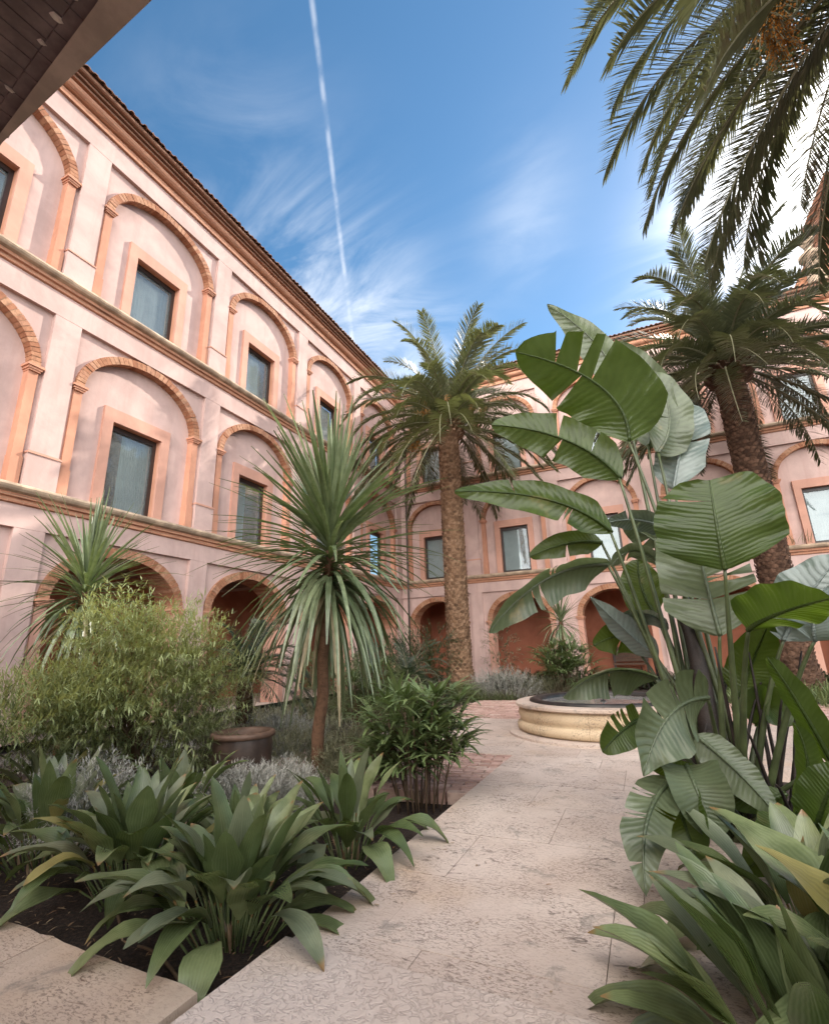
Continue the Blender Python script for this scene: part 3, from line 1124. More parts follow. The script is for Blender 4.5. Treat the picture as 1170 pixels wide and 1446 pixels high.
# ------------------------------------------------------------------ palms
def frond_mesh(L, e0, sag, seed, nl=64, lw=.017, ll=.50, mat=None, vee=.38, twist=0.0, nseg=18):
    """one pinnate frond from the origin along +X, rising at e0 and sagging"""
    rs = random.Random(seed)
    mb = MB()
    p = V((0, 0, 0))
    d = V((cos(e0), 0, sin(e0)))
    pts, ds = [p.copy()], [d.copy()]
    lat = rs.uniform(-.12, .12)
    for i in range(nseg):
        t = i / nseg
        d = (d + V((0, lat / nseg, -sag * (.35 + 1.5 * t) / nseg))).normalized()
        p = p + d * (L / nseg)
        pts.append(p.copy())
        ds.append(d.copy())
    mb.tube(pts, [.030 * L / 3.8 * (1 - .88 * i / nseg) + .003 for i in range(nseg + 1)], 5, 1)
    for i in range(nl):
        t = .10 + .90 * (i + .5) / nl
        k = t * nseg
        j = min(int(k), nseg - 1)
        fr = k - j
        q = pts[j].lerp(pts[j + 1], fr)
        dd = ds[j].lerp(ds[j + 1], fr).normalized()
        side = dd.cross(UP)
        if side.length < 1e-3:
            side = V((0, -1, 0))
        side.normalize()
        nn = side.cross(dd)
        ln = ll * (min(1, .35 + t * 3.2) * min(1, .42 + (1 - t) * 2.8)) * rs.uniform(.88, 1.08)
        for s_ in (-1, 1):
            ang = (1.08 - .42 * t) + rs.uniform(-.12, .12)
            v_ = vee * (1.0 - .5 * t) + rs.uniform(-.25, .25)
            dl = dd * cos(ang) + (side * s_ * cos(v_) + nn * sin(v_)) * sin(ang)
            k0 = len(mb.v)
            w_ = lw * rs.uniform(.8, 1.15)
            up_ = dl.cross(dd)
            wd = (dd * .75 + up_.normalized() * .65 * s_) * w_
            m1 = q + dl * (ln * .5)
            dl2 = (dl - UP * .14).normalized()
            tip = m1 + dl2 * (ln * .5)
            mb.p(q - wd * .5)
            mb.p(q + wd * .5)
            mb.p(m1 + wd)
            mb.p(m1 - wd)
            mb.p(tip)
            mb.face((k0, k0 + 1, k0 + 2, k0 + 3))
            mb.face((k0 + 3, k0 + 2, k0 + 4))
    return mb.mesh('frond', [mat or M['frond'], M['rachis']])


def trunk_mesh(mb, base, top, r0, r1, ring=.115, nsc=15, seed=1, flare=True):
    """palm trunk clad in old leaf bases, each a small wedge"""
    rs = random.Random(seed)
    base, top = V(base), V(top)
    H_ = (top - base).length
    n = int(H_ / ring)
    mb.tube([base.lerp(top, i / 12) for i in range(13)], [(r0 + (r1 - r0) * i / 12) * .93 + (.16 * max(0, 1 - i / 1.3) if flare else 0) for i in range(13)], 18)
    for i in range(n):
        t = (i + .5) / n
        c = base.lerp(top, t)
        r = r0 + (r1 - r0) * t + (.17 * max(0, 1 - t * H_ / .9) if flare else 0)
        off = (i % 2) * .5
        for j in range(nsc):
            a = 2 * pi * (j + off + rs.uniform(-.12, .12)) / nsc
            w = pi / nsc * .93
            pr = rs.uniform(.015, .05)
            h = ring * rs.uniform(.75, 1.0)
            zz = rs.uniform(-.012, .012)
            k = len(mb.v)
            for da, dz, rr_ in ((-w, 0, -.02), (0, -.25, .006), (w, 0, -.02), (w * .8, .62, pr * .7), (0, .80, pr), (-w * .8, .62, pr * .7), (0, .95, -.03)):
                ca, sa = cos(a + da), sin(a + da)
                mb.p(c + V((ca * (r + rr_), sa * (r + rr_), dz * h + zz)))
            for f in ((0, 1, 4, 5), (1, 2, 3, 4), (5, 4, 6), (4, 3, 6)):
                mb.face(tuple(k + x for x in f))


FRONDS = {}


def fronds_for(key, mat, L, ll, lw, nl):
    if key not in FRONDS:
        FRONDS[key] = [[frond_mesh(L * (.9 + .05 * v), e, sg, 31 + v * 7 + int(e * 50), nl, lw, ll, mat) for v in range(2)]
                       for e, sg in ((1.18, 1.3), (.92, 1.65), (.68, 1.8), (.42, 1.7), (.12, 1.45), (-.18, 1.15), (-.5, .8))]
    return FRONDS[key]


def palm(base, top, r0, r1, label, key, mat, L, ll, lw, nl, n, seed, trunkmat, fruit=(), up_skip=0, group=None):
    rs = random.Random(seed)
    t = thing('date_palm', base, label, 'palm tree', group)
    mb = MB()
    trunk_mesh(mb, base, top, r0, r1, seed=seed)
    mb.build('trunk', trunkmat, t)
    top = V(top)
    # heart of the crown: swelling of cut leaf bases
    mb = MB()
    for i in range(7):
        z = -.55 + i * .17
        rr_ = r1 * (1.02 + .42 * sin(pi * min(1, (i + 1) / 7)))
        for j in range(15):
            a = 2 * pi * (j + .5 * (i % 2)) / 15
            c = top + V((cos(a) * rr_, sin(a) * rr_, z))
            o_ = V((cos(a), sin(a), .55)).normalized()
            sd = V((-sin(a), cos(a), 0))
            u_ = sd.cross(o_)
            b0 = c - o_ * .25
            e_ = c + o_ * rs.uniform(.10, .2)
            mb.box8([b0 - sd * .09 - u_ * .07, b0 + sd * .09 - u_ * .07, b0 + sd * .09 + u_ * .07, b0 - sd * .09 + u_ * .07,
                     e_ - sd * .055 - u_ * .045, e_ + sd * .055 - u_ * .045, e_ + sd * .055 + u_ * .045, e_ - sd * .055 + u_ * .045])
    mb.lathe([(r1 * 1.0, -.7), (r1 * 1.25, 0), (r1 * .9, .45), (.02, .8)], top, 14)
    crown = mb.build('crown', trunkmat, t)
    fm = fronds_for(key, mat, L, ll, lw, nl)
    ga = 2.39996
    for i in range(n):
        f = i / (n - 1)
        lev = min(6, int(f ** .85 * 7))
        me = fm[lev][rs.randrange(2)]
        o = link('frond', me, crown)
        a = i * ga + rs.uniform(-.15, .15)
        rr_ = r1 * (.35 + .7 * f)
        o.location = top - V(base) + V((cos(a) * rr_, sin(a) * rr_, .55 - .75 * f))
        o.rotation_euler = (rs.uniform(-.25, .25), rs.uniform(-.10, .10), a)
        s_ = rs.uniform(.88, 1.08)
        o.scale = (s_, s_, s_)
    for a, el, ln in fruit:
        mb = MB()
        drp = .45 if el > .3 else .9
        d = V((cos(a) * cos(el), sin(a) * cos(el), sin(el)))
        stem = [top + d * (ln * q_) - UP * (drp * q_ * q_) for q_ in (0, .25, .5, .75, 1)]
        mb.tube(stem, .02, 5, 1)
        for _ in range(75):
            q0 = stem[-1] + V((rs.uniform(-.08, .08), rs.uniform(-.08, .08), rs.uniform(-.05, .25)))
            dd = V((rs.gauss(0, .4), rs.gauss(0, .4), -1)).normalized()
            e_ = q0 + dd * rs.uniform(.3, .65)
            mb.tube([q0, e_], .006, 4, 1, False)
            for m_ in range(7):
                c = q0.lerp(e_, .3 + .1 * m_) + V((rs.uniform(-.03, .03), rs.uniform(-.03, .03), 0))
                mb.tube([c + UP * .016, c, c - UP * .016], [.006, .017, .006], 5)
        mb.build('fruit_bunch', [M['fruit'], M['rachis']], crown)
    return t


G_P = 'tall date palms of the court'
palm((-6.25, 17.6, -.12), (-6.22, 17.6, 10.4), .44, .40, 'tall date palm with light brown trunk left of the fountain, orange fruit in its crown', 'far', M['frond'], 4.9, .62, .026, 98, 80, 11, M['palmboot'],
     [(-2.5, .75, 1.7), (-.1, .8, 1.6), (-1.2, .95, 1.5), (-2.9, .2, 1.4), (-1.9, .55, 1.6)], group=G_P)
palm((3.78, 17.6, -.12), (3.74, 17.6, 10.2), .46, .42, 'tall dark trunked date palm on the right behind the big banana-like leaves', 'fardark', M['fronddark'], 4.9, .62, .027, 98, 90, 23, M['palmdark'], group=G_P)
palm((4.95, 6.8, -.12), (4.9, 6.8, 11.15), .45, .42, 'nearest date palm, its backlit fronds hanging into the top right corner of the sky', 'near', M['frondnear'], 5.3, .72, .020, 124, 92, 5, M['palmboot'],
     [(-3.0, -.1, 2.1), (-2.8, .0, 1.8), (3.1, -.15, 1.9), (-2.5, -.2, 1.9)], group=G_P)


# ------------------------------------------------------------------ dracaenas (cabbage trees)
def sword(t):
    return min(1, .45 + t * 2.2) * max(.03, 1 - t) ** .55


def dracaena(base, head, r, label, n, L, w, seed, spread=.45, tall=.9):
    rs = random.Random(seed)
    base, head = V(base), V(head)
    t = thing('dracaena', base, label, 'dracaena', 'spiky dracaenas in the beds')
    mb = MB()
    pts = [base.lerp(head, i / 24) + V((.012 * sin(i * .9), .012 * cos(i * .7), 0)) for i in range(25)]
    mb.tube(pts, [r * (1.12 - .25 * i / 24) * (1 + .05 * (i % 2)) for i in range(25)], 12)
    mb.build('trunk', M['bark'], t, True)
    mb = MB()
    for i in range(n):
        f = i / n                                   # 0 top .. 1 lowest
        el = 1.45 - 2.15 * f ** .9 + rs.gauss(0, .24)
        a = i * 2.39996 + rs.uniform(-.3, .3)
        d = V((cos(a) * cos(el), sin(a) * cos(el), sin(el)))
        o = head + UP * (tall * (.45 - f) * .8) + V((cos(a), sin(a), 0)) * r * .5
        g = (.2 + 1.0 * f) * rs.uniform(.6, 1.3)
        if f > .66:
            g = rs.uniform(1.3, 2.6)
        mb.blade(o, d, L * rs.uniform(.7, 1.15), w * rs.uniform(.8, 1.2), 6, g, .28, sword, None, 1 if f > .8 and rs.random() < .25 else 0)
    mb.build('crown', [M['drac'], M['drydrac']], t)
    return t


dracaena((-3.77, 5.35, -.13), (-3.66, 5.40, 2.72), .068, 'large spiky dracaena on a slim rust brown trunk beside the silver lavender', 350, 1.66, .044, 3, tall=1.4)
p2 = at(122, 832, 9.2)
dracaena((p2.x, p2.y, -.13), (p2.x, p2.y, p2.z - .05), .09, 'spiky dracaena rising behind the yellow green shrub near the left arches', 200, 1.35, .036, 9)
p3 = at(791, 878, 16.8)
dracaena((p3.x, p3.y, -.13), (p3.x, p3.y, p3.z), .07, 'small spiky dracaena in front of the far arches just left of the fountain rim', 120, 1.05, .028, 14, tall=.6)


# ------------------------------------------------------------------ big strelitzia with paddle leaves
def paddle(mb, B, Md, T, hw, roll=0.0, fold=.25, tears=(), droop=.25, seed=0, n=30, m=5, blunt=.5, wavy=.02):
    rs = random.Random(seed)
    pts = bez(B, Md, T, n)
    tears = sorted(tears)
    for s_ in (-1, 1):
        prev = None
        cuts = [(tt, g * .55) for (tt, sd, g) in tears if sd == s_]
        for i in range(n + 1):
            t = i / n
            p = pts[i]
            d = (pts[min(i + 1, n)] - pts[max(i - 1, 0)]).normalized()
            v = (p - EYE).normalized()
            sd0 = d.cross(v)
            if sd0.length < .05:
                sd0 = d.orthogonal()
            sd0.normalize()
            n0 = sd0.cross(d)
            sd1 = sd0 * cos(roll) + n0 * sin(roll)
            n1_ = sd1.cross(d)
            prof = min(1, (t / .17 + .02)) ** .55 * min(1, ((1 - t) / .42 + .002)) ** blunt
            h = hw * prof
            rows = [0.0]
            for (tt, g) in cuts:
                if abs(tt - t) < .5 / n:
                    rows = [-g, g]
            for sh in rows:
                row = []
                wv = wavy * sin(t * 23 + s_ * 2 + seed) * hw * 3
                sag_shift = sh
                for j in range(m + 1):
                    x = j / m
                    y = x * h
                    edge = 1 - .018 * abs(sin(t * 19 + seed)) * x
                    # ribs sweep towards the tip; a tear opens wider at the margin
                    along = d * (x * h * .22 + sag_shift * x * h)
                    q = p + sd1 * (s_ * y * cos(fold) * edge) + n1_ * (y * sin(fold) - droop * y * y / max(hw, .01) + wv * x * x) + along
                    row.append(mb.p(q, (t, s_ * x)))
                if prev is not None:
                    if not (len(rows) == 2 and sh == rows[1]):
                        for j in range(m):
                            ids = (prev[j], prev[j + 1], row[j + 1], row[j])
                            mb.face(ids if s_ > 0 else ids[::-1])
                prev = row
    mb.tube(pts, [.016 * (1 - .85 * i / n) + .002 for i in range(n + 1)], 6)


ROOT = at(1010, 1165, 4.75)
ROOT.z = -.12
st = thing('giant_bird_of_paradise', ROOT, 'giant bird of paradise with huge torn paddle leaves on the right of the path', 'plant')


def sleaf(B, Md, T, hw, mat, roll=0., fold=.25, tears=(), droop=.25, root=None, bow=.25, blunt=.5, r=.016, seed=1, label=None):
    B, Md, T = at(*B), at(*Md), at(*T)
    mb = MB()
    paddle(mb, B, Md, T, hw, roll, fold, tears, droop, seed, blunt=blunt)
    lf = mb.build('leaf', M[mat], st, True)
    mb = MB()
    if root is None:
        root = ROOT + V((random.Random(seed).uniform(-.1, .35), random.Random(seed + 9).uniform(-.1, .3), 0))
    else:
        root = at(*root)
    mid = root.lerp(B, .55) + V((0, 0, bow * .3))
    e = B + (Md - B) * .03
    ps = bez(root, mid, e, 14)
    mb.tube(ps, [r * (1.7 - 1.0 * i / 14) for i in range(15)], 8)
    mb.build('petiole', M['petiole'], lf, True)
    if label:
        lf['label'] = label
    return lf


D0 = 5.0
LEAVES = [
    # base, mid, tip (sight line and distance), half width, material, options
    dict(B=(888, 624, 4.9), Md=(846, 545, 4.75), T=(728, 497, 4.55), hw=.43, mat='strel', roll=.15, fold=.15, tears=[(.55, -1, .22), (.68, -1, .30), (.62, 1, .2), (.8, -1, .3)], droop=.1, seed=2, bow=.6),
    dict(B=(880, 560, 5.5), Md=(845, 490, 5.45), T=(772, 430, 5.3), hw=.24, mat='strelp', roll=-.5, fold=.5, droop=.2, seed=3, bow=.5, blunt=.7),
    dict(B=(914, 630, 5.6), Md=(915, 560, 5.7), T=(868, 485, 5.6), hw=.27, mat='strelp', roll=.3, fold=.3, droop=.2, seed=4, tears=[(.4, 1, .15)]),
    dict(B=(928, 640, 5.5), Md=(945, 590, 5.6), T=(925, 525, 5.6), hw=.27, mat='strelp', roll=-.4, fold=.3, droop=.3, seed=5, tears=[(.5, 1, .2)]),
    dict(B=(950, 690, 5.6), Md=(962, 625, 5.8), T=(975, 570, 6.1), hw=.28, mat='strelb', roll=.4, fold=.3, droop=.25, seed=6, tears=[(.5, -1, .2)]),
    dict(B=(876, 676, 4.8), Md=(800, 622, 4.6), T=(694, 600, 4.4), hw=.25, mat='strel', roll=-.35, fold=.35, droop=.25, seed=7, tears=[(.52, 1, .35), (.56, -1, .25), (.3, -1, .15)]),
    dict(B=(864, 752, 4.7), Md=(775, 706, 4.45), T=(642, 694, 4.2), hw=.20, mat='strel', roll=-.55, fold=.45, droop=.4, seed=8, tears=[(.35, 1, .2), (.7, -1, .15)]),
    dict(B=(850, 766, 4.9), Md=(800, 768, 4.8), T=(748, 786, 4.7), hw=.13, mat='strel', roll=-.2, fold=.35, droop=.3, seed=9, tears=[(.5, 1, .3)]),
    dict(B=(860, 797, 4.7), Md=(772, 817, 4.4), T=(690, 893, 4.15), hw=.19, mat='strelp', roll=.75, fold=-.1, droop=.5, seed=10, tears=[(.45, -1, .3), (.62, 1, .2), (.55, 1, .25)]),
    dict(B=(1023, 805, 4.1), Md=(1011, 742, 4.1), T=(1001, 678, 4.2), hw=.415, mat='strel', roll=.12, fold=.06, droop=.12, seed=11, tears=[(.78, 1, .06)], bow=.1, blunt=.28, root=(1048, 1120, 4.6), label='broad dark green upright leaf with square top'),
    dict(B=(1016, 898, 4.5), Md=(993, 810, 4.6), T=(972, 715, 4.8), hw=.34, mat='strelp', roll=-.1, fold=.12, droop=.12, seed=12, tears=[(.45, -1, .3), (.3, -1, .12), (.3, 1, .1)], blunt=.35, root=(1025, 1130, 4.7)),
    dict(B=(1055, 890, 4.0), Md=(1095, 868, 3.8), T=(1172, 845, 3.5), hw=.22, mat='strel', roll=-.6, fold=.5, droop=.2, seed=13, tears=[(.4, -1, .2)], root=(1050, 1120, 4.5)),
    dict(B=(1105, 905, 4.8), Md=(1135, 850, 4.9), T=(1185, 785, 5.0), hw=.26, mat='strelb', roll=.3, fold=.2, droop=.2, seed=14, root=(1065, 1120, 4.9)),
    dict(B=(1150, 905, 4.6), Md=(1150, 870, 4.6), T=(1165, 830, 4.8), hw=.33, mat='strelb', roll=.8, fold=.3, droop=.3, seed=15, root=(1085, 1120, 4.8)),
    dict(B=(926, 958, 4.5), Md=(860, 948, 4.2), T=(795, 985, 3.95), hw=.15, mat='strelp', roll=.85, fold=-.3, droop=.5, seed=16, tears=[(.5, 1, .25)]),
    dict(B=(1000, 985, 4.2), Md=(945, 1010, 3.9), T=(908, 1096, 3.65), hw=.24, mat='strelp', roll=.55, fold=.0, droop=.25, seed=17, tears=[(.35, -1, .14), (.55, -1, .12), (.3, 1, .12), (.18, -1, .15)], blunt=.85, label='pale grey green torn leaf hanging over the fountain edge'),
    dict(B=(948, 1100, 3.9), Md=(913, 1160, 3.55), T=(912, 1266, 3.3), hw=.14, mat='strelp', roll=-.3, fold=.15, droop=.2, seed=18, tears=[(.25, -1, .3), (.45, -1, .2), (.6, 1, .2), (.8, -1, .3), (.35, 1, .2)], blunt=.8),
    dict(B=(1000, 1112, 4.2), Md=(965, 1092, 4.0), T=(915, 1080, 3.8), hw=.08, mat='strel', roll=.3, seed=19),
    dict(B=(980, 1038, 4.3), Md=(1035, 1085, 4.3), T=(1095, 1150, 4.3), hw=.14, mat='strelp', roll=.3, fold=.4, seed=20),
    dict(B=(1178, 1085, 4.6), Md=(1130, 1000, 4.5), T=(1082, 928, 4.4), hw=.12, mat='strel', roll=.5, fold=.55, seed=21),
    dict(B=(905, 1015, 4.4), Md=(880, 1030, 4.2), T=(850, 1062, 4.05), hw=.13, mat='strel', roll=.2, fold=-.1, seed=22, tears=[(.3, -1, .4), (.45, -1, .4), (.6, -1, .4)]),
    dict(B=(928, 930, 5.0), Md=(885, 892, 4.9), T=(832, 842, 4.8), hw=.13, mat='strelb', roll=.4, fold=.4, seed=23, blunt=.8),
    dict(B=(905, 925, 5.2), Md=(878, 900, 5.1), T=(838, 912, 4.95), hw=.17, mat='strel', roll=.3, fold=.0, seed=24, tears=[(.5, 1, .2)]),
    dict(B=(950, 752, 5.1), Md=(905, 735, 5.0), T=(858, 738, 4.9), hw=.14, mat='strelb', roll=.7, fold=.2, seed=25, tears=[(.5, 1, .3), (.7, -1, .3)]),
    dict(B=(955, 800, 5.2), Md=(925, 765, 5.2), T=(880, 742, 5.1), hw=.17, mat='strelp', roll=.2, fold=.3, seed=26, tears=[(.4, 1, .3), (.6, 1, .3)]),
    dict(B=(925, 868, 5.4), Md=(905, 830, 5.4), T=(900, 790, 5.4), hw=.20, mat='strel', roll=.2, fold=.2, seed=27),
    dict(B=(935, 800, 5.0), Md=(895, 778, 4.9), T=(862, 800, 4.8), hw=.12, mat='strelp', roll=.9, fold=.2, seed=28, tears=[(.6, 1, .3)]),
    dict(B=(940, 890, 5.1), Md=(915, 868, 5.0), T=(868, 872, 4.9), hw=.15, mat='strelb', roll=.9, fold=-.2, seed=29),
    dict(B=(1045, 985, 5.0), Md=(1060, 940, 5.0), T=(1085, 880, 4.8), hw=.18, mat='strel', roll=.0, fold=.3, seed=30, root=(1050, 1110, 5)),
    dict(B=(968, 1080, 4.0), Md=(985, 1120, 3.8), T=(1010, 1180, 3.75), hw=.17, mat='strelp', roll=.2, fold=-.2, droop=.4, seed=31),
    dict(B=(955, 1120, 3.95), Md=(965, 1160, 3.8), T=(985, 1215, 3.7), hw=.16, mat='strel', roll=-.2, fold=-.2, droop=.5, seed=32),
    dict(B=(1075, 1010, 5.2), Md=(1085, 1000, 5.0), T=(1080, 1015, 4.8), hw=.16, mat='strel', roll=.9, fold=-.2, droop=.4, seed=33),
    dict(B=(1110, 1120, 4.6), Md=(1060, 1130, 4.5), T=(1010, 1110, 4.3), hw=.10, mat='strel', roll=.3, fold=.4, seed=34),
    dict(B=(1120, 1160, 4.4), Md=(1140, 1090, 4.4), T=(1120, 1020, 4.4), hw=.11, mat='strel', roll=.7, fold=.4, seed=35),
    dict(B=(1100, 1150, 4.3), Md=(1090, 1190, 4.1), T=(1050, 1230, 4.0), hw=.13, mat='strel', roll=.3, fold=.1, seed=36),
    dict(B=(1150, 1180, 4.2), Md=(1165, 1130, 4.1), T=(1190, 1080, 4.1), hw=.16, mat='strel', roll=.4, fold=.2, seed=37),
]
for kw in LEAVES:
    sleaf(**kw)
mb = MB()
tr = bez(at(1015, 1160, 4.7), at(990, 960, 4.85), at(965, 870, 5.0), 16)
mb.tube(tr, [.085 * (1 - .35 * i / 16) for i in range(17)], 12)
mb.build('trunk', M['oldstem'], st, True)
rs = random.Random(77)
mb = MB()
for i in range(46):                       # old stems and sheaths fanning from the base
    b = ROOT + V((rs.uniform(-.15, .6), rs.uniform(-.15, .5), 0))
    a = rs.uniform(-.6, .9)
    e = b + V((sin(a) * rs.uniform(.2, .8), rs.uniform(-.4, .4), rs.uniform(.4, 1.5)))
    mb.tube(bez(b, b.lerp(e, .5) + V((0, 0, .12)), e, 6), [.02, .018, .016, .014, .012, .009, .006], 5)
mb.build('old_stems', M['oldstem'], st, True)
mb = MB()
mb.tube(bez(at(1022, 1140, 4.5), at(1016, 1100, 4.45), at(1006, 1060, 4.4), 8), [.018, .024, .03, .032, .03, .026, .02, .012, .004], 8)
mb.build('bract', M['redbract'], st, True)


# ------------------------------------------------------------------ aspidistra clumps
def lance(t):
    return (.16 if t < .02 else min(1, (t / .40)) ** .75 * min(1, ((1 - t) / .50)) ** .7 + .03)


def aspid(base, n, seed, label, L=.50, hw=.062, stem=.24, rad=.24, mats=('asp', 'aspw'), lean=(0, 0), elmin=.25):
    rs = random.Random(seed)
    base = V(base)
    t = thing('aspidistra', base, label, 'aspidistra', 'broad leaved aspidistra clumps along the path')
    mb = MB()
    for i in range(n):
        f = (i + .5) / n
        a = i * 2.39996 + rs.uniform(-.4, .4)
        rr_ = rad * math.sqrt(f) * rs.uniform(.6, 1.1)
        o = base + V((cos(a) * rr_, sin(a) * rr_, 0))
        el = 1.42 - (1.42 - elmin) * f ** .9 + rs.uniform(-.2, .2)
        d = V((cos(a) * cos(el) + lean[0], sin(a) * cos(el) + lean[1], sin(el))).normalized()
        sl_ = stem * rs.uniform(.7, 1.35)
        ds = (d + UP * .7).normalized()
        p1 = o + ds * sl_
        mb.tube([o, o.lerp(p1, .5) + V((0, 0, .01)), p1], [.007, .006, .006], 5, 0, False)
        ln = L * rs.uniform(.72, 1.2)
        mb.blade(p1, d, ln, hw * rs.uniform(.75, 1.2), 10, rs.uniform(.5, 1.5) * (.6 + f * .9), rs.uniform(.15, .5), lance,
                 None, rs.choices((0, 1, 3), (76, 22, 2))[0], .16, rs.uniform(0, 6))
    for i in range(14):                   # dead brown stubs at the foot
        a = rs.uniform(0, 6.28)
        o = base + V((cos(a) * rad * rs.random(), sin(a) * rad * rs.random(), 0))
        mb.blade(o, V((cos(a) * .5, sin(a) * .5, 1)), rs.uniform(.1, .22), .014, 3, .3, .4, None, None, 2)
    mb.build('foliage', [M[mats[0]], M[mats[1]], M['dry'], M['aspy']], t, True)


Z = -.13
aspid((-2.34, 2.56, Z), 74, 1, 'big aspidistra clump at the front corner of the left bed, nearest the path', .48, .084, .24, .22, elmin=.38)
aspid((-3.40, 2.72, Z), 72, 2, 'aspidistra clump in the left bed behind the tan kerb, second from the corner', .50, .084, .26, .24, elmin=.36)
aspid((-2.32, 3.72, Z), 40, 3, 'upright aspidistra clump beside the path between the corner clump and the lady palm', .50, .074, .26, .2)
aspid((-4.6, 2.86, Z), 60, 4, 'aspidistra clump at the left edge of the photo behind the tan kerb', .52, .082, .26, .28)
aspid((-6.0, 3.75, Z), 40, 14, 'aspidistra clump farthest left under the yellow green shrub', .50, .075, .26, .28)
aspid((-3.15, 3.45, Z), 30, 5, 'small aspidistra clump hemmed in by the others in front of the silver lavender', .40, .066, .16, .22)
aspid((-4.2, 3.75, Z), 36, 6, 'aspidistra clump at the foot of the yellow green shrub', .46, .074, .24, .24)
aspid((.34, 2.42, Z), 44, 7, 'aspidistra clump spilling on to the path at the bottom right corner', .54, .098, .22, .22, ('asp', 'aspw'), (-.2, .0))
aspid((.82, 2.62, Z), 38, 8, 'tall aspidistra clump against the right edge at the bottom', .62, .105, .30, .24, ('asp', 'aspw'), (-.1, 0), .55)
aspid((.55, 3.35, Z), 40, 12, 'aspidistra clump under the hanging paddle leaves on the right', .52, .082, .26, .26, ('asp', 'aspw'), (-.1, 0), .4)
aspid((1.15, 3.3, Z), 34, 13, 'dark aspidistra clump behind the others at the right edge', .52, .082, .26, .26)

# ------------------------------------------------------------------ mulch litter and twigs
mb = MB()
rs = random.Random(6)
for i in range(900):
    x, y = rs.uniform(-5.2, -1.92), rs.uniform(2.05, 4.6)
    a = rs.uniform(0, 6.28)
    mb.blade((x, y, Z + rs.uniform(.004, .03)), (cos(a), sin(a), rs.uniform(-.1, .4)), rs.uniform(.015, .07), rs.uniform(.003, .012), 2, .3, .3)
for i in range(500):
    x, y = rs.uniform(.0, 2.2), rs.uniform(2.0, 6.5)
    a = rs.uniform(0, 6.28)
    mb.blade((x, y, Z + rs.uniform(.004, .03)), (cos(a), sin(a), rs.uniform(-.1, .4)), rs.uniform(.015, .09), rs.uniform(.004, .016), 2, .3, .3)
for i in range(70):
    x, y = rs.choice((rs.uniform(-1.85, -1.5), rs.uniform(-1.8, .3), rs.uniform(-.3, .3))), rs.uniform(2.5, 7.5)
    a = rs.uniform(0, 6.28)
    mb.blade((x, y, .004), (cos(a), sin(a), rs.uniform(0, .15)), rs.uniform(.015, .05), rs.uniform(.004, .010), 2, .3, .3)
o = struct('leaf_litter', mb, M['dry'], 'stuff')
for pts, lab in ((((-2.75, 2.28, Z + .03), (-2.5, 2.22, Z + .05), (-2.18, 2.10, Z + .03)), 'thin bare twig lying on dark mulch under the corner clump'),
                 (((-3.55, 2.62, Z + .05), (-3.3, 2.52, Z + .06), (-3.0, 2.36, Z + .03)), 'bare twig lying on mulch beside the tan kerb')):
    mb = MB()
    mb.tube(bez(*pts, 8), [.007, .007, .008, .008, .008, .009, .009, .009, .008], 6)
    tag(mb.build('fallen_twig', M['twig'], None, True), lab, 'twig', 'fallen twigs')


# ------------------------------------------------------------------ shrubs
def sprig(mb, o, d, L, n, ll, lw, rs, g=.3):
    p, d = V(o), V(d).normalized()
    st_ = L / n
    for i in range(n):
        d = (d - UP * g / n + V((rs.gauss(0, .1), rs.gauss(0, .1), rs.gauss(0, .06)))).normalized()
        p = p + d * st_
        b = d.orthogonal().normalized()
        for s_ in range(2):
            a = rs.uniform(0, 6.28)
            sd = b * cos(a) + d.cross(b) * sin(a)
            ld = (d * .75 + sd * rs.uniform(.5, 1.1)).normalized()
            mb.blade(p, ld, ll * rs.uniform(.7, 1.2), lw, 2, .25, .2, None, None, 0)
    return p


def shrub(name, base, label, cat, blobs, nsp, ll, lw, mat, seed, splen=.35, upb=.5, stems=14, group=None, low=None, per=9):
    """blobs: (centre, radii, weight); sprigs spread through each blob's volume, more near its skin"""
    rs = random.Random(seed)
    base = V(base)
    t = thing(name, base, label, cat, group)
    mb, md = MB(), MB()
    tot = sum(b[2] for b in blobs)
    ends = []
    for c, r, w in blobs:
        c = V(c)
        for i in range(int(nsp * w / tot)):
            while True:
                q = V((rs.uniform(-1, 1), rs.uniform(-1, 1), rs.uniform(-1, 1)))
                if .25 < q.length < 1 and rs.random() < q.length:
                    break
            p = c + V((q.x * r[0], q.y * r[1], q.z * r[2]))
            if p.z < base.z + .05:
                continue
            d = V((q.x, q.y, q.z * .6 + upb + rs.uniform(-.3, .3)))
            tgt = md if (low and p.z < low[0] + rs.uniform(-.25, .25)) else mb  # sunlit leaf colour above this height, darker copy below
            sprig(tgt, p, d, splen * rs.uniform(.7, 1.3), per, ll, lw, rs)
            if rs.random() < .05:
                ends.append(p)
    mats = [M[mat]]
    mb.build('foliage', M[mat], t)
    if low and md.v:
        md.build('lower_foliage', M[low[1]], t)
    sb = MB()
    for i in range(min(stems, len(ends))):
        e = ends[i]
        b = base + V((rs.uniform(-.2, .2), rs.uniform(-.2, .2), 0))
        sb.tube(bez(b, b.lerp(e, .5) + V((rs.uniform(-.1, .1), rs.uniform(-.1, .1), .15)), e, 7), [.016 * (1 - .1 * k) for k in range(8)], 6)
    sb.build('stems', M['twig'], t, True)
    return t


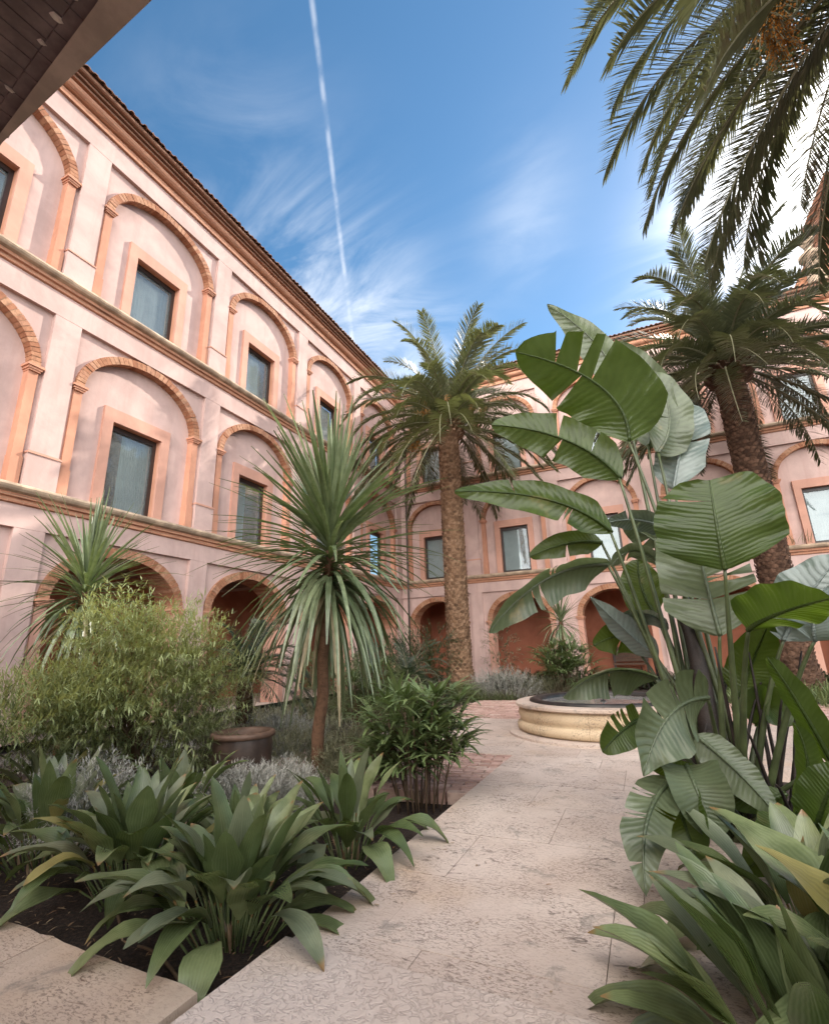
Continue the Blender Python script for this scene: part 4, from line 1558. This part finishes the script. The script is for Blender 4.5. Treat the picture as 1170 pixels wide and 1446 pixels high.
# spider-plant like ground cover on the right, dark ground cover at the far arcade
def cover(name, boxes, mat, n, L, w, seed, label, z=Z):
    rs = random.Random(seed)
    mb = MB()
    for (x0, x1, y0, y1, h) in boxes:
        for i in range(n):
            x, y = rs.uniform(x0, x1), rs.uniform(y0, y1)
            for k in range(9):
                a = rs.uniform(0, 6.28)
                el = rs.uniform(.35, 1.3)
                mb.blade((x, y, z + h * rs.uniform(0, .55)), (cos(a) * cos(el), sin(a) * cos(el), sin(el)), L * rs.uniform(.6, 1.2), w, 4, rs.uniform(.8, 1.8), .3)
    o = struct(name, mb, M[mat], 'stuff')
    o['label'] = label
    return o


A = at
FD = 7.7
shrub('feathery_shrub', (A(190, 1060, FD).x, A(190, 1060, FD).y, Z), 'large feathery yellow green shrub in the left bed below the spiky dracaena', 'shrub',
      [(A(185, 985, FD), (.85, .75, .42), 3), (A(158, 905, FD), (.24, .24, .42), .8), (A(245, 915, FD - .1), (.45, .42, .24), 1.2), (A(75, 1005, FD - .1), (.72, .6, .33), 1.4),
       (A(290, 970, FD - .2), (.34, .34, .27), .7), (A(195, 1050, FD - .3), (1.05, .7, .42), 2.0), (A(15, 1035, FD - .2), (.6, .6, .3), .9)],
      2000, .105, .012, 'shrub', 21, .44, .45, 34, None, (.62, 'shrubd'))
shrub('dark_bush', (-5.9, 13.8, Z), 'dark round bush left of the light brown palm trunk', 'bush',
      [((-6.3, 13.6, .9), (1.0, .9, .9), 3), ((-7.4, 13.4, .8), (.9, .8, .85), 2), ((-5.75, 14.0, 1.3), (.6, .6, .7), 1)], 700, .10, .016, 'hedge', 31, .3, .3, 10, 'bushes round the palm trunk')
cover('herb_ground_cover', [(-9.8, -4.7, 7.4, 13.5, .25)], 'lavg', 900, .22, .008, 54, 'low olive herbs covering the bed behind the big dracaena')
cover('silver_ground_cover', [(-9.6, -6.3, 4.6, 7.0, .12), (-6.2, -3.3, 6.4, 7.2, .1)], 'lav', 420, .16, .007, 55, 'low silver herbs covering the left bed')
shrub('dark_bush', (-6.9, 10.9, Z), 'olive bush behind the big dracaena, nearer than the palm trunk', 'bush',
      [((-6.2, 10.9, .55), (.9, .7, .6), 2), ((-7.3, 10.9, .7), (.9, .7, .8), 2)], 620, .10, .013, 'shrubd', 32, .3, .3, 10, 'bushes round the palm trunk')
shrub('dark_bush', (-5.0, 20.4, Z), 'thin light bush by the pier right of the light brown palm trunk', 'bush',
      [((-5.4, 20.3, 1.3), (.6, .4, 1.2), 2)], 120, .10, .022, 'lavg', 33, .3, .3, 8, 'bushes round the palm trunk', None, 6)

# silver lavender and herb mounds
def mound(base, rx, ry, h, label, mat, seed, n=700, ll=.05, lw=.0055, sp=.18, cat='lavender', group='low silvery mounds in the left bed', name='lavender', per=9):
    shrub(name, base, label, cat, [((base[0], base[1], base[2] + h * .4), (rx, ry, h * .75), 1)], int(n * 1.25), ll, lw, mat, seed, sp, .8, 0, group, None, per)


mound((A(355, 1100, 5.6).x, A(355, 1100, 5.6).y, Z), .55, .36, .30, 'silver grey lavender mound left of the slim dracaena trunk', 'lav', 41, 900)
mound((A(400, 1100, 5.9).x, A(400, 1100, 5.9).y, Z), .30, .3, .27, 'smaller silver grey lavender mound touching the slim dracaena trunk', 'lav', 42, 520)
mound((A(502, 1075, 6.5).x, A(502, 1075, 6.5).y, Z), .42, .4, .44, 'olive brown herb mound right of the slim dracaena trunk', 'lavg', 43, 800)
mound((A(420, 1050, 7.2).x, A(420, 1050, 7.2).y, Z), .5, .5, .44, 'olive herb mound beside the brown pot', 'lavg', 44, 560)
mound((A(395, 1010, 8.6).x, A(395, 1010, 8.6).y, Z), .7, .5, .5, 'silver herb mound farther back between pot and bushes', 'lav', 45, 560)
mound((A(130, 1075, 5.6).x, A(130, 1075, 5.6).y, Z), .6, .4, .5, 'silver mound peeping out under the yellow green shrub', 'lav', 46, 500)
mound((-4.25, 15.75, Z), 1.15, .55, .62, 'wide grey green lavender bank between palm trunk and fountain', 'lav', 47, 800, .07, .006, .3)
mound((-2.7, 16.2, Z), .9, .5, .50, 'grey lavender bank right behind the fountain rim', 'lavg', 48, 600, .07, .006, .3)
mound((-5.5, 15.6, Z), .6, .5, .30, 'low green mound at the foot of the light brown palm trunk', 'fern', 49, 300, .09, .008, .2)


cover('ground_cover', [(1.2, 7.0, 13.6, 17.0, .45)], 'fern', 330, .50, .016, 51, 'light green strappy ground cover behind the plaza on the right')
cover('dark_ground_cover', [(-6.0, 8.5, 19.4, 21.0, .55)], 'dgc', 420, .55, .04, 52, 'dark leafy ground cover along the far arcade')
cover('tall_grass', [(-8.5, -6.6, 14.5, 16, .4), (-6.0, -3.6, 14.6, 15.0, .1)], 'grass', 110, .5, .008, 53, 'rough grass round the palm foot')


# ------------------------------------------------------------------ lady palms (rhapis)
def rhapis(base, label, h, rad, n, seed, L=.26, w=.014, fing=8, group='lady palms'):
    rs = random.Random(seed)
    base = V(base)
    t = thing('lady_palm', base, label, 'lady palm', group)
    cb, lb = MB(), MB()
    for i in range(n):
        a = i * 2.39996
        rr_ = rad * .35 * math.sqrt((i + .5) / n)
        o = base + V((cos(a) * rr_, sin(a) * rr_, 0))
        hh = h * rs.uniform(.55, .95)
        top = o + V((cos(a) * rad * .35 * rs.random(), sin(a) * rad * .35 * rs.random(), hh))
        cb.tube(bez(o, o.lerp(top, .5), top, 5), .009, 5)
        for k in range(7):
            b = o.lerp(top, rs.uniform(.35, 1.0))
            aa = rs.uniform(0, 6.28)
            el = rs.uniform(.1, 1.1)
            d = V((cos(aa) * cos(el), sin(aa) * cos(el), sin(el)))
            e = b + d * rad * rs.uniform(.25, .55)
            cb.tube([b, b.lerp(e, .5) + UP * .01, e], .003, 4, 0, False)
            sd = d.cross(UP).normalized()
            for m_ in range(fing):
                ph = (m_ / (fing - 1) - .5) * 2.7
                fd = d * cos(ph) + sd * sin(ph) + UP * .15
                lb.blade(e, fd, L * rs.uniform(.75, 1.1) * (1 - .2 * abs(ph) / 1.35), w * rs.uniform(.8, 1.2), 5, rs.uniform(.5, 1.3), .3,
                         lambda q_: min(1, .35 + q_ * 3) * max(.05, 1 - q_) ** .4)
    cb.build('canes', M['twig'], t, True)
    lb.build('foliage', M['rhapis'], t)


rb_ = A(598, 1125, 5.45)
rhapis((rb_.x - .08, rb_.y + .05, Z), 'lady palm with fan leaves on thin canes beside the path and brick patch', 1.12, .68, 24, 61, .36, .026, 7)
p4 = A(795, 945, 16.4)
rhapis((p4.x, p4.y, Z), 'round lady palm clump under the small far dracaena behind the fountain', 1.65, .95, 22, 62, .5, .028)
p5 = A(520, 960, 9.3)
rhapis((p5.x, p5.y, Z), 'lady palm half hidden behind the hanging leaves of the big dracaena', 1.5, .7, 16, 63, .34, .017)


# ------------------------------------------------------------------ low feather palm and pot
def lowpalm(base, h, L, n, label, seed):
    rs = random.Random(seed)
    t = thing('low_feather_palm', base, label, 'palm', 'low feather palms')
    mb = MB()
    trunk_mesh(mb, base, V(base) + UP * h, .13, .11, .07, 10, seed, False)
    crown = mb.build('trunk', M['palmdark'], t)
    fm = fronds_for('low', M['frondblue'], 1.5, .26, .009, 46)
    for i in range(n):
        f = i / (n - 1)
        me = fm[min(5, int(f * 6))][rs.randrange(2)]
        o = link('frond', me, crown)
        a = i * 2.39996
        o.location = (0, 0, h)
        o.rotation_euler = (rs.uniform(-.2, .2), 0, a)
        s_ = L / 1.5 * rs.uniform(.85, 1.1)
        o.scale = (s_, s_, s_)


pb = A(345, 1000, 9.2)
lowpalm((pb.x, pb.y, Z), 1.25, 1.35, 40, 'low dark feather palm between the yellow green shrub and the big dracaena', 71)
pb = A(575, 935, 12.5)
lowpalm((pb.x, pb.y, Z), .9, 1.3, 30, 'low feather palm behind the big dracaena near the palm trunk', 72)

pp = A(343, 1052, 6.6)
pt = thing('plant_pot', (pp.x, pp.y, Z), 'round dark brown pot with a worn rim among the silver lavender', 'pot')
c = V((pp.x, pp.y, Z))
mb = MB()
mb.lathe([(.24, 0), (.31, .02), (.33, .25), (.335, .55), (.325, .62)], c, 40)
mb.build('body', M['pot'], pt, True)
mb = MB()
mb.lathe([(.325, .62), (.36, .63), (.365, .67), (.345, .69), (.305, .685), (.29, .64), (.28, .56)], c, 40)
mb.build('rim', plain('pot_rim', (.12, .07, .048), .6, .4), pt, True)
mb = MB()
mb.lathe([(.29, .57), (.001, .58)], c, 24)
mb.build('soil', M['soil'], pt)

# plants on the far right window sill
pw = A(1098, 762, 22.55)
t = thing('window_sill_plant', (pw.x, 21.86, 4.76), 'straggly plant growing on the stone ledge under a far right window', 'plant')
rs = random.Random(91)
mb = MB()
for i in range(26):
    o = V((pw.x - .5 + 1.6 * rs.random(), 21.84, 4.75))
    a = rs.uniform(0, 6.28)
    e_ = rs.uniform(.5, 1.4)
    mb.blade(o, (cos(a) * cos(e_), -abs(sin(a)) * cos(e_) * .6, sin(e_)), rs.uniform(.3, .65), .012, 4, rs.uniform(.6, 1.6), .3)
mb.build('foliage', M['grass'], t)
